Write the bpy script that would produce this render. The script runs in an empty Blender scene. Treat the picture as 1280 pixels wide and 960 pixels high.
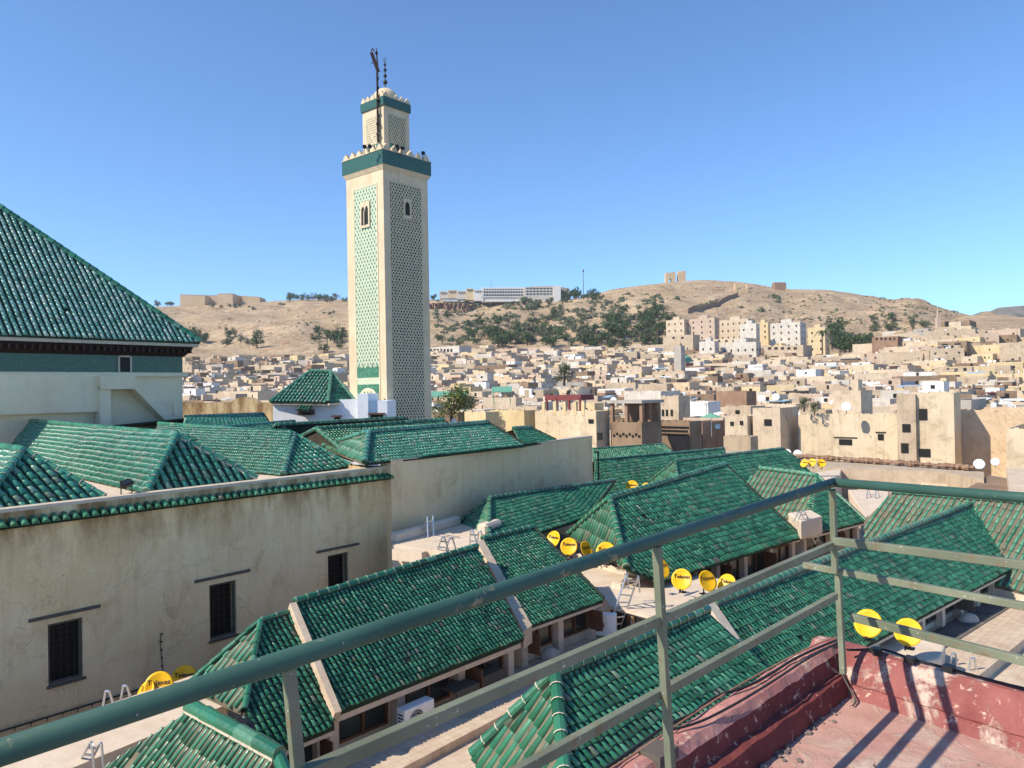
import bpy, bmesh, math, random
from mathutils import Vector, Matrix, noise
random.seed(7)
R = math.radians
scene = bpy.context.scene
COL = scene.collection

# ---------------------------------------------------------------- camera, sky, sun, exposure
EYE = Vector((0, 0, 20.0)); F = 960.0
roll = math.atan(0.0185); pitch = math.atan(0.0073)
AR = Vector((math.cos(roll), 0, -math.sin(roll)))
AF = Vector((0, math.cos(pitch), math.sin(pitch)))
AR = (AR - AF * AR.dot(AF)).normalized()
AU = AR.cross(AF)
cam = bpy.data.objects.new('camera', bpy.data.cameras.new('camera'))
COL.objects.link(cam)
cam.data.sensor_width = 36.0; cam.data.lens = 36.0 * F / 1280.0
cam.data.clip_start = 0.05; cam.data.clip_end = 30000
cam.matrix_world = Matrix(((AR.x, AU.x, -AF.x, EYE.x), (AR.y, AU.y, -AF.y, EYE.y), (AR.z, AU.z, -AF.z, EYE.z), (0, 0, 0, 1)))
scene.camera = cam
SUN_AZ, SUN_EL = R(-114), R(40)          # azimuth from +Y, clockwise positive
world = bpy.data.worlds.new("World"); scene.world = world; world.use_nodes = True
nt = world.node_tree; nt.nodes.clear()
sky = nt.nodes.new('ShaderNodeTexSky'); sky.sky_type = 'NISHITA'; sky.sun_disc = False
sky.sun_elevation = SUN_EL; sky.sun_rotation = SUN_AZ
sky.altitude = 300; sky.air_density = 0.8; sky.dust_density = 0.0; sky.ozone_density = 6.5
bg = nt.nodes.new('ShaderNodeBackground'); bg.inputs[1].default_value = 0.15
wo = nt.nodes.new('ShaderNodeOutputWorld')
tint = nt.nodes.new('ShaderNodeMix'); tint.data_type = 'RGBA'; tint.blend_type = 'MULTIPLY'; tint.inputs[0].default_value = 1; tint.inputs[7].default_value = (0.80, 0.93, 0.97, 1)
nt.links.new(sky.outputs[0], tint.inputs[6]); nt.links.new(tint.outputs[2], bg.inputs[0]); nt.links.new(bg.outputs[0], wo.inputs[0])
sun = bpy.data.objects.new('sun', bpy.data.lights.new('sun', 'SUN')); COL.objects.link(sun)
sun.data.energy = 4.0; sun.data.angle = R(0.5); sun.data.color = (1.0, 0.90, 0.73)
sd = Vector((math.sin(SUN_AZ) * math.cos(SUN_EL), math.cos(SUN_AZ) * math.cos(SUN_EL), math.sin(SUN_EL)))
sun.rotation_euler = sd.to_track_quat('Z', 'Y').to_euler(); sun.location = (-40, -20, 80)
scene.view_settings.view_transform = 'Standard'; scene.view_settings.look = 'None'
scene.view_settings.gamma = 1; scene.view_settings.use_curve_mapping = False
scene.view_settings.exposure = 0.68

# ---------------------------------------------------------------- helpers
def ray(x, y): return AF + AR * ((x - 640) / F) + AU * ((480 - y) / F)
def at(x, y, h):
    d = ray(x, y); return EYE + d * (-h / d.z)
def atY(x, y, Y):
    d = ray(x, y); return EYE + d * (Y / d.y)
def pln(a, b, c):
    n = (b - a).cross(c - a).normalized()
    if n.z < 0: n = -n
    return (a, n)
def on(p, x, y):
    d = ray(x, y); return EYE + d * ((p[0] - EYE).dot(p[1]) / d.dot(p[1]))
def dirv(az): return Vector((math.sin(R(az)), math.cos(R(az)), 0))

class MB:
    def __init__(s): s.v = []; s.f = []; s.m = []
    def add(s, vs, fs, mi=0):
        o = len(s.v); s.v += [tuple(p) for p in vs]
        s.f += [tuple(i + o for i in f) for f in fs]; s.m += [mi] * len(fs)
    def hexa(s, b, t, mi=0):      # b,t: 4 bottom, 4 top points
        s.add(list(b) + list(t), [(3, 2, 1, 0), (4, 5, 6, 7), (0, 1, 5, 4), (1, 2, 6, 5), (2, 3, 7, 6), (3, 0, 4, 7)], mi)
    def box(s, c, ax, ay, az, mi=0):    # centre, half vectors
        c = Vector(c); b = [c - ax - ay - az, c + ax - ay - az, c + ax + ay - az, c - ax + ay - az]
        s.hexa(b, [p + az * 2 for p in b], mi)
    def cube(s, x0, x1, y0, y1, z0, z1, mi=0):
        b = [Vector((x0, y0, z0)), Vector((x1, y0, z0)), Vector((x1, y1, z0)), Vector((x0, y1, z0))]
        s.hexa(b, [p + Vector((0, 0, z1 - z0)) for p in b], mi)
    def prism(s, pts, z0, mi=0):  # pts top polygon, down to z0
        n = len(pts); pts = [Vector(p) for p in pts]
        a = sum((pts[i].x * pts[(i + 1) % n].y - pts[(i + 1) % n].x * pts[i].y) for i in range(n))
        if a < 0: pts = pts[::-1]
        lo = [Vector((p.x, p.y, z0)) for p in pts]
        s.add(pts + lo, [tuple(range(n))] + [tuple(range(2 * n - 1, n - 1, -1))] + [(i, i + n, (i + 1) % n + n, (i + 1) % n) for i in range(n)], mi)
    def bar(s, a, b, w, h, mi=0, up=Vector((0, 0, 1))):
        a = Vector(a); b = Vector(b); d = (b - a).normalized(); sx = d.cross(up)
        if sx.length < 1e-3: sx = d.cross(Vector((0, 1, 0)))
        sx.normalize(); u = sx.cross(d); s.box((a + b) / 2, (b - a) / 2, sx * w / 2, u * h / 2, mi)
    def tube(s, a, b, r, r2=None, n=10, mi=0, caps=True):
        a = Vector(a); b = Vector(b); r2 = r if r2 is None else r2
        d = (b - a).normalized(); u = d.orthogonal().normalized(); w = d.cross(u)
        c = [(math.cos(2 * math.pi * i / n), math.sin(2 * math.pi * i / n)) for i in range(n)]
        vs = [a + (u * x + w * y) * r for x, y in c] + [b + (u * x + w * y) * r2 for x, y in c]
        fs = [(i, (i + 1) % n, (i + 1) % n + n, i + n) for i in range(n)]
        if caps: fs += [tuple(range(n - 1, -1, -1)), tuple(range(n, 2 * n))]
        s.add(vs, fs, mi)
    def path(s, pts, r, n=8, mi=0):
        for i in range(len(pts) - 1): s.tube(pts[i], pts[i + 1], r, None, n, mi)
    def ball(s, c, rx, ry=None, rz=None, n=10, m=6, mi=0, jit=0):
        ry = ry or rx; rz = rz or rx; c = Vector(c); vs = []
        for j in range(m + 1):
            t = math.pi * j / m
            for i in range(n):
                p = 2 * math.pi * i / n; k = 1 + random.uniform(-jit, jit)
                vs.append(c + Vector((rx * math.sin(t) * math.cos(p) * k, ry * math.sin(t) * math.sin(p) * k, rz * math.cos(t) * k)))
        s.add(vs, [(j * n + i, (j + 1) * n + i, (j + 1) * n + (i + 1) % n, j * n + (i + 1) % n) for j in range(m) for i in range(n)], mi)
    def mesh(s, name, mats, smooth=False):
        me = bpy.data.meshes.new(name); me.from_pydata(s.v, [], s.f)
        for m in (mats if isinstance(mats, (list, tuple)) else [mats]): me.materials.append(m)
        me.polygons.foreach_set('material_index', s.m)
        if smooth: me.polygons.foreach_set('use_smooth', [True] * len(s.f))
        me.update(); return me
    def build(s, name, mats, parent=None, smooth=False, label=None):
        o = bpy.data.objects.new(name, s.mesh(name, mats, smooth)); COL.objects.link(o)
        if parent: o.parent = parent; o.matrix_parent_inverse = pinv(parent)
        if label: o['label'] = label
        return o
def world_m(o):
    m = o.matrix_basis.copy()
    return (world_m(o.parent) @ o.matrix_parent_inverse @ m) if o.parent else m
def pinv(p): return world_m(p).inverted()
def tag(o, label, cat, group=None):
    o['label'] = label; o['category'] = cat
    if group: o['group'] = group
    return o
def struct(o): o['kind'] = 'structure'; return o
def empty(name, loc, label, cat, group=None):
    o = bpy.data.objects.new(name, None); COL.objects.link(o); o.location = loc; o.empty_display_size = .3
    return tag(o, label, cat, group)
def copy_tree(o, parent=None):
    c = o.copy(); COL.objects.link(c)
    if parent: c.parent = parent
    for ch in list(o.children): copy_tree(ch, c)
    return c

# ---------------------------------------------------------------- materials
def srgb(c): return tuple(((v / 255) / 12.92 if v / 255 <= .04045 else ((v / 255 + .055) / 1.055) ** 2.4) for v in c)
class NT:
    def __init__(s, name, rough=.8, spec=.3, metal=0.0):
        s.m = bpy.data.materials.new(name); s.m.use_nodes = True; s.t = s.m.node_tree
        s.b = s.t.nodes['Principled BSDF']; s.b.inputs['Roughness'].default_value = rough
        s.b.inputs['Specular IOR Level'].default_value = spec; s.b.inputs['Metallic'].default_value = metal
        s.pos = s.n('ShaderNodeNewGeometry').outputs['Position']
    def n(s, k, **kw):
        x = s.t.nodes.new(k)
        for a, b in kw.items(): setattr(x, a, b)
        return x
    def l(s, a, b): s.t.links.new(a, b)
    def noise(s, scale, detail=4, rough=.55, vec=None, dist=0, stretch=None):
        x = s.n('ShaderNodeTexNoise'); x.inputs['Scale'].default_value = scale; x.inputs['Detail'].default_value = detail
        x.inputs['Roughness'].default_value = rough; x.inputs['Distortion'].default_value = dist
        v = vec or s.pos
        if stretch:
            mp = s.n('ShaderNodeMapping'); mp.inputs['Scale'].default_value = stretch; s.l(v, mp.inputs['Vector']); v = mp.outputs[0]
        s.l(v, x.inputs['Vector']); return x.outputs['Fac']
    def ramp(s, fac, stops, interp='LINEAR'):
        r = s.n('ShaderNodeValToRGB'); r.color_ramp.interpolation = interp; e = r.color_ramp.elements
        while len(e) > 1: e.remove(e[-1])
        e[0].position = stops[0][0]; e[0].color = (*stops[0][1], 1)
        for p, c in stops[1:]: q = e.new(p); q.color = (*c, 1)
        s.l(fac, r.inputs['Fac']); return r.outputs['Color']
    def mix(s, fac, a, b, mode='MIX'):
        x = s.n('ShaderNodeMix', data_type='RGBA', blend_type=mode)
        for i, v in ((0, fac), (6, a), (7, b)):
            if isinstance(v, (int, float)): x.inputs[i].default_value = v
            elif isinstance(v, tuple): x.inputs[i].default_value = (*v, 1)
            else: s.l(v, x.inputs[i])
        return x.outputs[2]
    def thr(s, fac, lo, hi): return s.ramp(fac, [(lo, (0, 0, 0)), (hi, (1, 1, 1))])
    def bump(s, h, strength=.3, dist=.02):
        b = s.n('ShaderNodeBump'); b.inputs['Strength'].default_value = strength; b.inputs['Distance'].default_value = dist
        s.l(h, b.inputs['Height']); s.l(b.outputs[0], s.b.inputs['Normal'])
    def col(s, c):
        if isinstance(c, tuple): s.b.inputs['Base Color'].default_value = (*c, 1)
        else: s.l(c, s.b.inputs['Base Color'])
        return s.m
def plaster(name, c1, c2, stain=(.08, .06, .04), amt=.5, scale=.6, rough=.9, streak=True, bump=.25):
    t = NT(name, rough, .15)
    a = t.ramp(t.noise(scale, 5, .6), [(.3, c1), (.7, c2)])
    f = t.thr(t.noise(scale * 1.7, 7, .68, dist=.6), .52, .78)
    g = t.n('ShaderNodeMath', operation='MULTIPLY'); t.l(f, g.inputs[0]); g.inputs[1].default_value = amt
    a = t.mix(g.outputs[0], a, stain)
    if streak:
        f2 = t.thr(t.noise(1.2, 4, .6, stretch=(2.2, 2.2, .18)), .5, .8)
        g2 = t.n('ShaderNodeMath', operation='MULTIPLY'); t.l(f2, g2.inputs[0]); g2.inputs[1].default_value = amt * .55
        a = t.mix(g2.outputs[0], a, stain)
    a = t.mix(.35, a, t.ramp(t.noise(14, 3), [(.3, (.4, .4, .4)), (.7, (.62, .62, .62))]), 'OVERLAY')
    t.bump(t.noise(9, 6, .65), bump, .03)
    return t.col(a)
def flat(name, c, rough=.7, metal=0, spec=.3, var=.12):
    t = NT(name, rough, spec, metal)
    if not var: return t.col(c)
    k = tuple(v * (1 - var * 2) for v in c); k2 = tuple(min(1, v * (1 + var)) for v in c)
    return t.col(t.ramp(t.noise(5, 4), [(.3, k), (.7, k2)]))
def tile_mat(name, cols, rough=.24, dirt=(.10, .085, .06), damt=.35):
    t = NT(name, rough, .55)
    rnd = t.n('ShaderNodeNewGeometry').outputs['Random Per Island']
    c = t.ramp(rnd, cols)
    f = t.thr(t.noise(2.2, 6, .7), .5, .72)
    g = t.n('ShaderNodeMath', operation='MULTIPLY'); t.l(f, g.inputs[0]); g.inputs[1].default_value = damt
    c = t.mix(g.outputs[0], c, dirt)
    f = t.thr(t.noise(26, 3, .7), .62, .7)
    g = t.n('ShaderNodeMath', operation='MULTIPLY'); t.l(f, g.inputs[0]); g.inputs[1].default_value = damt
    c = t.mix(g.outputs[0], c, (.30, .27, .2))
    r = t.ramp(t.noise(7, 3), [(.35, (rough * .8,) * 3), (.7, (min(1, rough * 2),) * 3)]); t.l(r, t.b.inputs['Roughness'])
    t.bump(t.noise(30, 2), .12, .01)
    return t.col(c)
GREENS = [(0, (.010, .075, .040)), (.25, (.016, .118, .062)), (.55, (.026, .160, .085)), (.82, (.040, .205, .112)), (.94, (.075, .25, .15)), (.965, (.08, .09, .065)), (1, (.16, .24, .16))]
M = {}
M['tile'] = tile_mat('green_glazed_tile', GREENS, damt=.22)
M['tile_skylit'] = tile_mat('skylit_glazed_tile', [(0, (.016, .12, .08)), (.4, (.03, .19, .125)), (.8, (.055, .25, .17)), (.92, (.12, .18, .13)), (1, (.14, .33, .25))], .22)  # lighter tile copy, sky and sun reflection put into the colour
M['tile_skyglint'] = tile_mat('skyglint_glazed_tile', [(0, (.10, .27, .20)), (.35, (.20, .42, .33)), (.7, (.30, .52, .43)), (.9, (.38, .48, .38)), (1, (.55, .66, .58))], .2)  # green tile paled, sky highlights put into its colour
M['tile_old'] = tile_mat('weathered_green_tile', [(0, (.02, .13, .07)), (.4, (.04, .20, .12)), (.8, (.07, .25, .15)), (.9, (.14, .13, .08)), (1, (.12, .28, .18))], .4, damt=.75)
M['pan'] = plaster('mortar_bed', (.014, .036, .025), (.038, .05, .035), (.08, .065, .045), .4, 3, .8, False)
M['pan_old'] = plaster('mortar_bed_old', (.11, .10, .07), (.20, .17, .12), (.05, .09, .06), .5, 3, .9, False)
M['mortar'] = plaster('pale_mortar', (.48, .40, .31), (.62, .53, .42), (.3, .24, .18), .4, 3)
M['verge'] = plaster('cream_verge', (.50, .38, .27), (.62, .49, .36), (.4, .3, .22), .35, 3)
M['grime'] = plaster('dark_grime', (.07, .065, .055), (.14, .12, .10), (.03, .03, .03), .5, 3)
M['wall_left'] = plaster('stained_beige_plaster', (.68, .51, .28), (.78, .63, .40), (.36, .20, .08), .6, .45)
def wall_stains(mat, ztop, depth):
    t = NT.__new__(NT); t.m = mat; t.t = mat.node_tree; t.b = t.t.nodes['Principled BSDF']; t.pos = t.n('ShaderNodeNewGeometry').outputs['Position']
    src = t.b.inputs['Base Color'].links[0].from_socket
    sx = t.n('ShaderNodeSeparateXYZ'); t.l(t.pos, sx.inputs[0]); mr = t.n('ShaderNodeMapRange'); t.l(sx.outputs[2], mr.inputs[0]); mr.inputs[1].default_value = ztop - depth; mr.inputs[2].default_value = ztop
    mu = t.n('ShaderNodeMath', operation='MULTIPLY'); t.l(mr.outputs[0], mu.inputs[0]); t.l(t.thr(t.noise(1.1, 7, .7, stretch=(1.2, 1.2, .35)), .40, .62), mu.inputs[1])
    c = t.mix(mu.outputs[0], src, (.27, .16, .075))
    c = t.mix(t.thr(t.noise(1.6, 8, .75, dist=2.5), .655, .675), c, (.20, .15, .09))
    v = t.n('ShaderNodeTexVoronoi', feature='DISTANCE_TO_EDGE'); v.inputs['Scale'].default_value = .33; wv = t.n('ShaderNodeVectorMath', operation='ADD'); nz = t.n('ShaderNodeTexNoise'); nz.inputs['Scale'].default_value = 1.4; nz.inputs['Detail'].default_value = 6; t.l(t.pos, nz.inputs['Vector']); t.l(t.pos, wv.inputs[0]); t.l(nz.outputs['Color'], wv.inputs[1]); t.l(wv.outputs[0], v.inputs['Vector'])
    c = t.mix(t.ramp(v.outputs['Distance'], [(.0, (.32, .32, .32)), (.005, (0, 0, 0))]), c, (.16, .12, .08)); t.col(c)
wall_stains(M['wall_left'], 16.6, 1.7)
M['wall_mid'] = plaster('pinkish_plaster', (.72, .50, .285), (.78, .58, .36), (.42, .26, .14), .65, .5)
M['wall_white'] = plaster('greyish_white_plaster', (.76, .62, .42), (.80, .69, .50), (.42, .37, .29), .4, .5)
M['white'] = plaster('whitewash', (.74, .76, .80), (.82, .84, .87), (.5, .5, .5), .2, .8)
M['cream_block'] = plaster('cream_plaster', (.58, .47, .36), (.70, .58, .46), (.40, .30, .22), .4, 1.3)
M['dark'] = flat('dark_opening', (.012, .011, .010), .6, var=0)
M['glass'] = flat('dark_glass', (.03, .035, .035), .15, spec=.5, var=0)
M['wood'] = flat('brown_wood', (.13, .06, .03), .6)
M['darkwood'] = flat('carved_dark_wood', (.035, .014, .012), .6)
M['greywood'] = flat('grey_wood', (.10, .085, .07), .8)
M['iron'] = flat('dark_iron', (.03, .025, .022), .5)
M['yellow'] = flat('yellow_dish_paint', (.86, .47, .008), .42, var=.06)
M['black'] = flat('black_plastic', (.015, .015, .017), .45, var=0)
M['letter'] = flat('black_lettering', (.02, .02, .02), .5, var=0)
M['alu'] = flat('aluminium', (.62, .63, .65), .32, .8, var=.05)
M['white_metal'] = flat('white_enamel', (.78, .78, .76), .4, var=.05)
M['cable'] = flat('black_cable', (.02, .02, .02), .5, var=0)
M['mosaic'] = None
t = NT('green_zellige', .35, .5)
v = t.n('ShaderNodeTexVoronoi'); v.inputs['Scale'].default_value = 15; t.l(t.pos, v.inputs['Vector'])
M['mosaic'] = t.col(t.mix(.5, t.ramp(v.outputs['Distance'], [(.1, (.006, .045, .03)), (.5, (.015, .085, .06)), (.75, (.08, .17, .125))]), t.ramp(t.noise(9, 3), [(.3, (.008, .045, .032)), (.7, (.03, .115, .08))])))
# painted railing steel
t = NT('green_rail_paint', .58, .25)
c = t.ramp(t.noise(3, 5), [(.3, (.026, .072, .058)), (.7, (.048, .112, .09))])
c = t.mix(t.thr(t.noise(11, 6, .7), .6, .66), c, (.20, .19, .12))
c = t.mix(t.thr(t.noise(60, 3, .7), .71, .74), c, (.45, .44, .38)); c = t.mix(t.thr(t.noise(7, 7, .75, dist=1), .62, .70), c, (.07, .12, .10)); t.bump(t.noise(40, 3), .2, .004)
M['rail'] = t.col(c)
t = NT('pale_green_bar_paint', .6, .3)
c = t.ramp(t.noise(4, 5), [(.3, (.11, .125, .082)), (.7, (.21, .225, .155))])
c = t.mix(t.thr(t.noise(14, 6, .7), .56, .66), c, (.17, .13, .075))
c = t.mix(t.thr(t.noise(50, 3, .7), .66, .7), c, (.5, .48, .42))
M['bar'] = t.col(c)
# red paint peeling on concrete
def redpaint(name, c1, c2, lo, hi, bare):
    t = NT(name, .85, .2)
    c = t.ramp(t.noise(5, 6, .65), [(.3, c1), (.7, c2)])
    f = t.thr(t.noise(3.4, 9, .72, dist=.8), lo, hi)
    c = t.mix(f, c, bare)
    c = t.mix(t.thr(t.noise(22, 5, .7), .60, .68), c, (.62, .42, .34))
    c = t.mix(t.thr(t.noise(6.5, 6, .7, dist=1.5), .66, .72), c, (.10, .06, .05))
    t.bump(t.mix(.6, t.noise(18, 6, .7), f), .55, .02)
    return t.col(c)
M['redwall'] = redpaint('peeling_shaded_red_paint', (.12, .030, .030), (.22, .058, .052), .60, .64, (.55, .44, .36))  # red darkened for the shade on the inner face, with real peeling
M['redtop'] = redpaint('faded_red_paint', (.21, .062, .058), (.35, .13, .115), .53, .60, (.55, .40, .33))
M['redcrest'] = redpaint('pale_red_paint', (.36, .14, .125), (.52, .26, .22), .56, .63, (.62, .46, .34))  # lighter red for the crest of the left parapet
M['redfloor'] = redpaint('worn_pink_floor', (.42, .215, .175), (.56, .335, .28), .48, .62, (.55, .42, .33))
M['debris'] = plaster('grey_debris', (.12, .09, .08), (.30, .25, .22), (.05, .04, .04), .6, 9, bump=1)
# cream paving tiles
t = NT('cream_paving', .85, .2)
br = t.n('ShaderNodeTexBrick'); br.offset = 0; br.inputs['Scale'].default_value = 1; br.inputs['Brick Width'].default_value = .2; br.inputs['Row Height'].default_value = .2
br.inputs['Mortar Size'].default_value = .008; br.inputs['Color1'].default_value = (.60, .47, .345, 1); br.inputs['Color2'].default_value = (.50, .37, .265, 1); br.inputs['Mortar'].default_value = (.40, .30, .22, 1)
mp = t.n('ShaderNodeMapping'); mp.inputs['Rotation'].default_value = (0, 0, R(45)); t.l(t.pos, mp.inputs['Vector']); t.l(mp.outputs[0], br.inputs['Vector'])
c = t.mix(t.thr(t.noise(.8, 6, .65), .45, .75), br.outputs['Color'], (.62, .50, .38))
c = t.mix(.4, c, t.ramp(t.noise(3, 6, .7), [(.3, (.38, .38, .38)), (.65, (.6, .6, .6))]), 'OVERLAY')
M['paving'] = t.col(c)
t = NT('shade_grey_floor', .95, .1); M['shade_grey'] = t.col(t.ramp(t.noise(1.5, 6, .7), [(.3, (.10, .085, .075)), (.7, (.22, .19, .165))]))  # dark grey that paints the shade on gallery and alley floors

# ---------------------------------------------------------------- tiled roofs
def column_spans(poly2, u):
    ys = []; n = len(poly2)
    for i in range(n):
        (x0, y0), (x1, y1) = poly2[i], poly2[(i + 1) % n]
        if (x0 - u) * (x1 - u) < 0 or x0 == u: 
            if x1 != x0: ys.append(y0 + (y1 - y0) * (u - x0) / (x1 - x0))
    ys.sort(); return [(ys[i], ys[i + 1]) for i in range(0, len(ys) - 1, 2)]
def tile_slope(name, poly, e, parent, w=.2, l=.34, mat='tile', pan='pan', seg=6, smooth=True, thick=.12, wav=.0):
    """poly: 3D points, e: (i,j) indexes of the eave edge"""
    kr = .33
    if mat == 'tile_old' or pan == 'pan_old': l *= 1.5; kr = .27
    P = [Vector(p) for p in poly]; E0, E1 = P[e[0]], P[e[1]]
    u = (E1 - E0).normalized()
    far = max(P, key=lambda p: ((p - E0) - u * (p - E0).dot(u)).length)
    v = ((far - E0) - u * (far - E0).dot(u)).normalized(); n = u.cross(v)
    if n.z < 0: n = -n
    p2 = [((p - E0).dot(u), (p - E0).dot(v)) for p in P]
    mb = MB(); bs = MB()
    q = [E0 + u * a + v * b for a, b in p2]
    lo = [p - Vector((0, 0, thick)) for p in q]; k = len(q)
    bs.add(q + lo, [tuple(range(k)), tuple(range(2 * k - 1, k - 1, -1))] + [(i, (i + 1) % k, (i + 1) % k + k, i + k) for i in range(k)])
    us = [a for a, b in p2]; i0 = math.floor(min(us) / w); i1 = math.ceil(max(us) / w)
    cs = [(math.cos(math.pi * i / seg), math.sin(math.pi * i / seg)) for i in range(seg + 1)]
    for i in range(i0, i1 + 1):
        uc = (i + .5) * w
        for a, b in column_spans(p2, uc):
            y = a - .04 + random.uniform(-.08, .08) * l
            if b - a < l * .3: continue
            while y < b - l * .15:
                y2 = min(y + l * 1.1, b + .03)
                ra = w * kr * random.uniform(.95, 1.06); rb = ra * .80; ju = random.uniform(-.05, .05) * w
                lift = .03 + random.uniform(0, .012)
                if random.random() < .0012: y += l; continue
                sg = .028 * noise.noise(Vector((uc * .55, y * .7, far.x))) + .012 * noise.noise(Vector((uc * 3, y * 3, far.y))); sl = random.uniform(.05, .14) if random.random() < .02 else 0; lift += sg; y -= sl * l
                c0 = E0 + u * (uc + ju) + v * (y + random.uniform(-.015, .015)) + n * (lift - .02)
                c1 = E0 + u * (uc + ju * .3) + v * y2 + n * (sg - .012)
                vs = [c0 + u * (x * ra) + n * (z * ra * 1.05) for x, z in cs] + [c1 + u * (x * rb) + n * (z * rb * 1.05) for x, z in cs]
                fs = [(j, j + 1, j + seg + 2, j + seg + 1) for j in range(seg)] + [tuple(range(seg, -1, -1))]
                mb.add(vs, fs); y += l
    o = bs.build(name, M[pan], parent)
    me = mb.mesh(name + '_cover', M[mat])
    sm = [(len(f) == 4) for f in mb.f]; me.polygons.foreach_set('use_smooth', sm)
    # join cover tiles and bed into one mesh
    bm = bmesh.new(); bm.from_mesh(o.data); nb = len(bm.faces); bm.from_mesh(me)
    bm.faces.ensure_lookup_table()
    for f in bm.faces[nb:]: f.material_index = 1
    bm.to_mesh(o.data); bm.free(); o.data.materials.append(M[mat]); bpy.data.meshes.remove(me)
    return o
def caps(name, a, b, parent, r=.10, l=.36, mat='tile', bed='pan', lift=.05, ring=True):
    a = Vector(a); b = Vector(b); d = b - a; L = d.length; d.normalize()
    s = d.cross(Vector((0, 0, 1))).normalized(); n = s.cross(d); m = MB()
    m.box((a + b) / 2 + n * lift * .3, (b - a) / 2, s * r * .86, n * (lift * .5 + .03), 1)
    k = max(1, round(L / l)); seg = 6
    cs = [(math.cos(math.pi * (i / seg * 1.2 - .1)), math.sin(math.pi * (i / seg * 1.2 - .1))) for i in range(seg + 1)]
    for i in range(k):
        p0 = a + d * (L * i / k) + n * (lift + .012); p1 = a + d * (L * (i + 1.07) / k) + n * (lift)
        ra = r * random.uniform(1.0, 1.08); rb = r * .9
        vs = [p0 + s * (x * ra) + n * (z * ra) for x, z in cs] + [p1 + s * (x * rb) + n * (z * rb) for x, z in cs]
        m.add(vs, [(j, j + 1, j + seg + 2, j + seg + 1) for j in range(seg)] + [tuple(range(seg, -1, -1)), tuple(range(seg + 1, 2 * seg + 2))], 0)
        if ring:
            p2 = p0 + d * .022; rr = ra * 1.035
            vs = [p0 + s * (x * rr) + n * (z * rr) for x, z in cs] + [p2 + s * (x * rr) + n * (z * rr) for x, z in cs]
            m.add(vs, [(j, j + 1, j + seg + 2, j + seg + 1) for j in range(seg)], 2)
    return m.build(name, [M[mat], M[bed], M['mortar']], parent)
def plain(name, poly, parent, mat, thick=.1):
    m = MB(); q = [Vector(p) for p in poly]; lo = [p - Vector((0, 0, thick)) for p in q]; k = len(q)
    m.add(q + lo, [tuple(range(k)), tuple(range(2 * k - 1, k - 1, -1))] + [(i, (i + 1) % k, (i + 1) % k + k, i + k) for i in range(k)])
    return m.build(name, M[mat], parent)
def mirror(e, a, b):
    """reflect e across the vertical plane through ridge a-b"""
    d = (b - a); d.z = 0; d.normalize(); r = e - a; r.z = 0
    p = a + d * r.dot(d); q = p * 2 - e; q.z = e.z; return q
def under_eave(root, E0, E1, z_floor, setback=.5, bay=1.9, out=None, seed=0, frame='wood'):
    """wall, pillars, windows, eave board below an eave line. out: unit vector pointing outwards"""
    rnd = random.Random(seed)
    d = (E1 - E0); d.z = 0; L = d.length; d.normalize(); up = Vector((0, 0, 1))
    zt = min(E0.z, E1.z) - .12; H = zt - z_floor
    w = MB(); c = (E0 + E1) / 2
    base = Vector((c.x, c.y, 0)) - out * (setback + .15)
    w.box(base + up * (z_floor + H / 2), d * L / 2, out * .1, up * (H / 2)); w.build('wall', M['cream_block'], root)
    m = MB(); a = E0 - out * .06 - up * .16; b = E1 - out * .06 - up * .16
    m.bar(a, b, .05, .13, 0); m.bar(a - out * .3 - up * .06, b - out * .3 - up * .06, .5, .05, 0); m.build('eave_board', M['cream_block'], root)
    n = max(2, int(L / bay))
    for i in range(n + 1):
        p = Vector((E0.x, E0.y, 0)) + d * (L * i / n) - out * (setback - .08)
        if i in (0, n): p += d * (.12 if i == 0 else -.12)
        q = MB(); q.box(p + up * (z_floor + H / 2), d * .12, out * .12, up * (H / 2)); q.build('pillar', M['cream_block'], root)
    for i in range(n):
        p = Vector((E0.x, E0.y, 0)) + d * (L * (i + .5) / n) - out * (setback + .03)
        ww = L / n * .34; z0 = z_floor + H * .32; z1 = z_floor + H * .86
        q = MB(); q.box(p + up * (z0 + z1) / 2, d * ww, out * .03, up * (z1 - z0) / 2); g = q.build('window', M['glass'], root)
        q = MB()
        for k in (-1, 0, 1): q.box(p + d * ww * k + out * .05 + up * (z0 + z1) / 2, d * .035, out * .03, up * ((z1 - z0) / 2 + .04))
        for z in (z0, z1): q.box(p + out * .052 + up * z, d * (ww - .036), out * .028, up * .035)
        q.build('frame', M[frame], g)
        r = rnd.random()
        if r < .45:
            q = MB(); s = rnd.choice((-1, 1)); h0 = p + d * (ww + .02) * s + out * .1
            q.box(h0 + out * .3 + up * (z0 + z1) / 2, out * .28, d * .02, up * (z1 - z0) / 2 * .95); q.build('shutter', M[frame], root)
    return H

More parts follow.
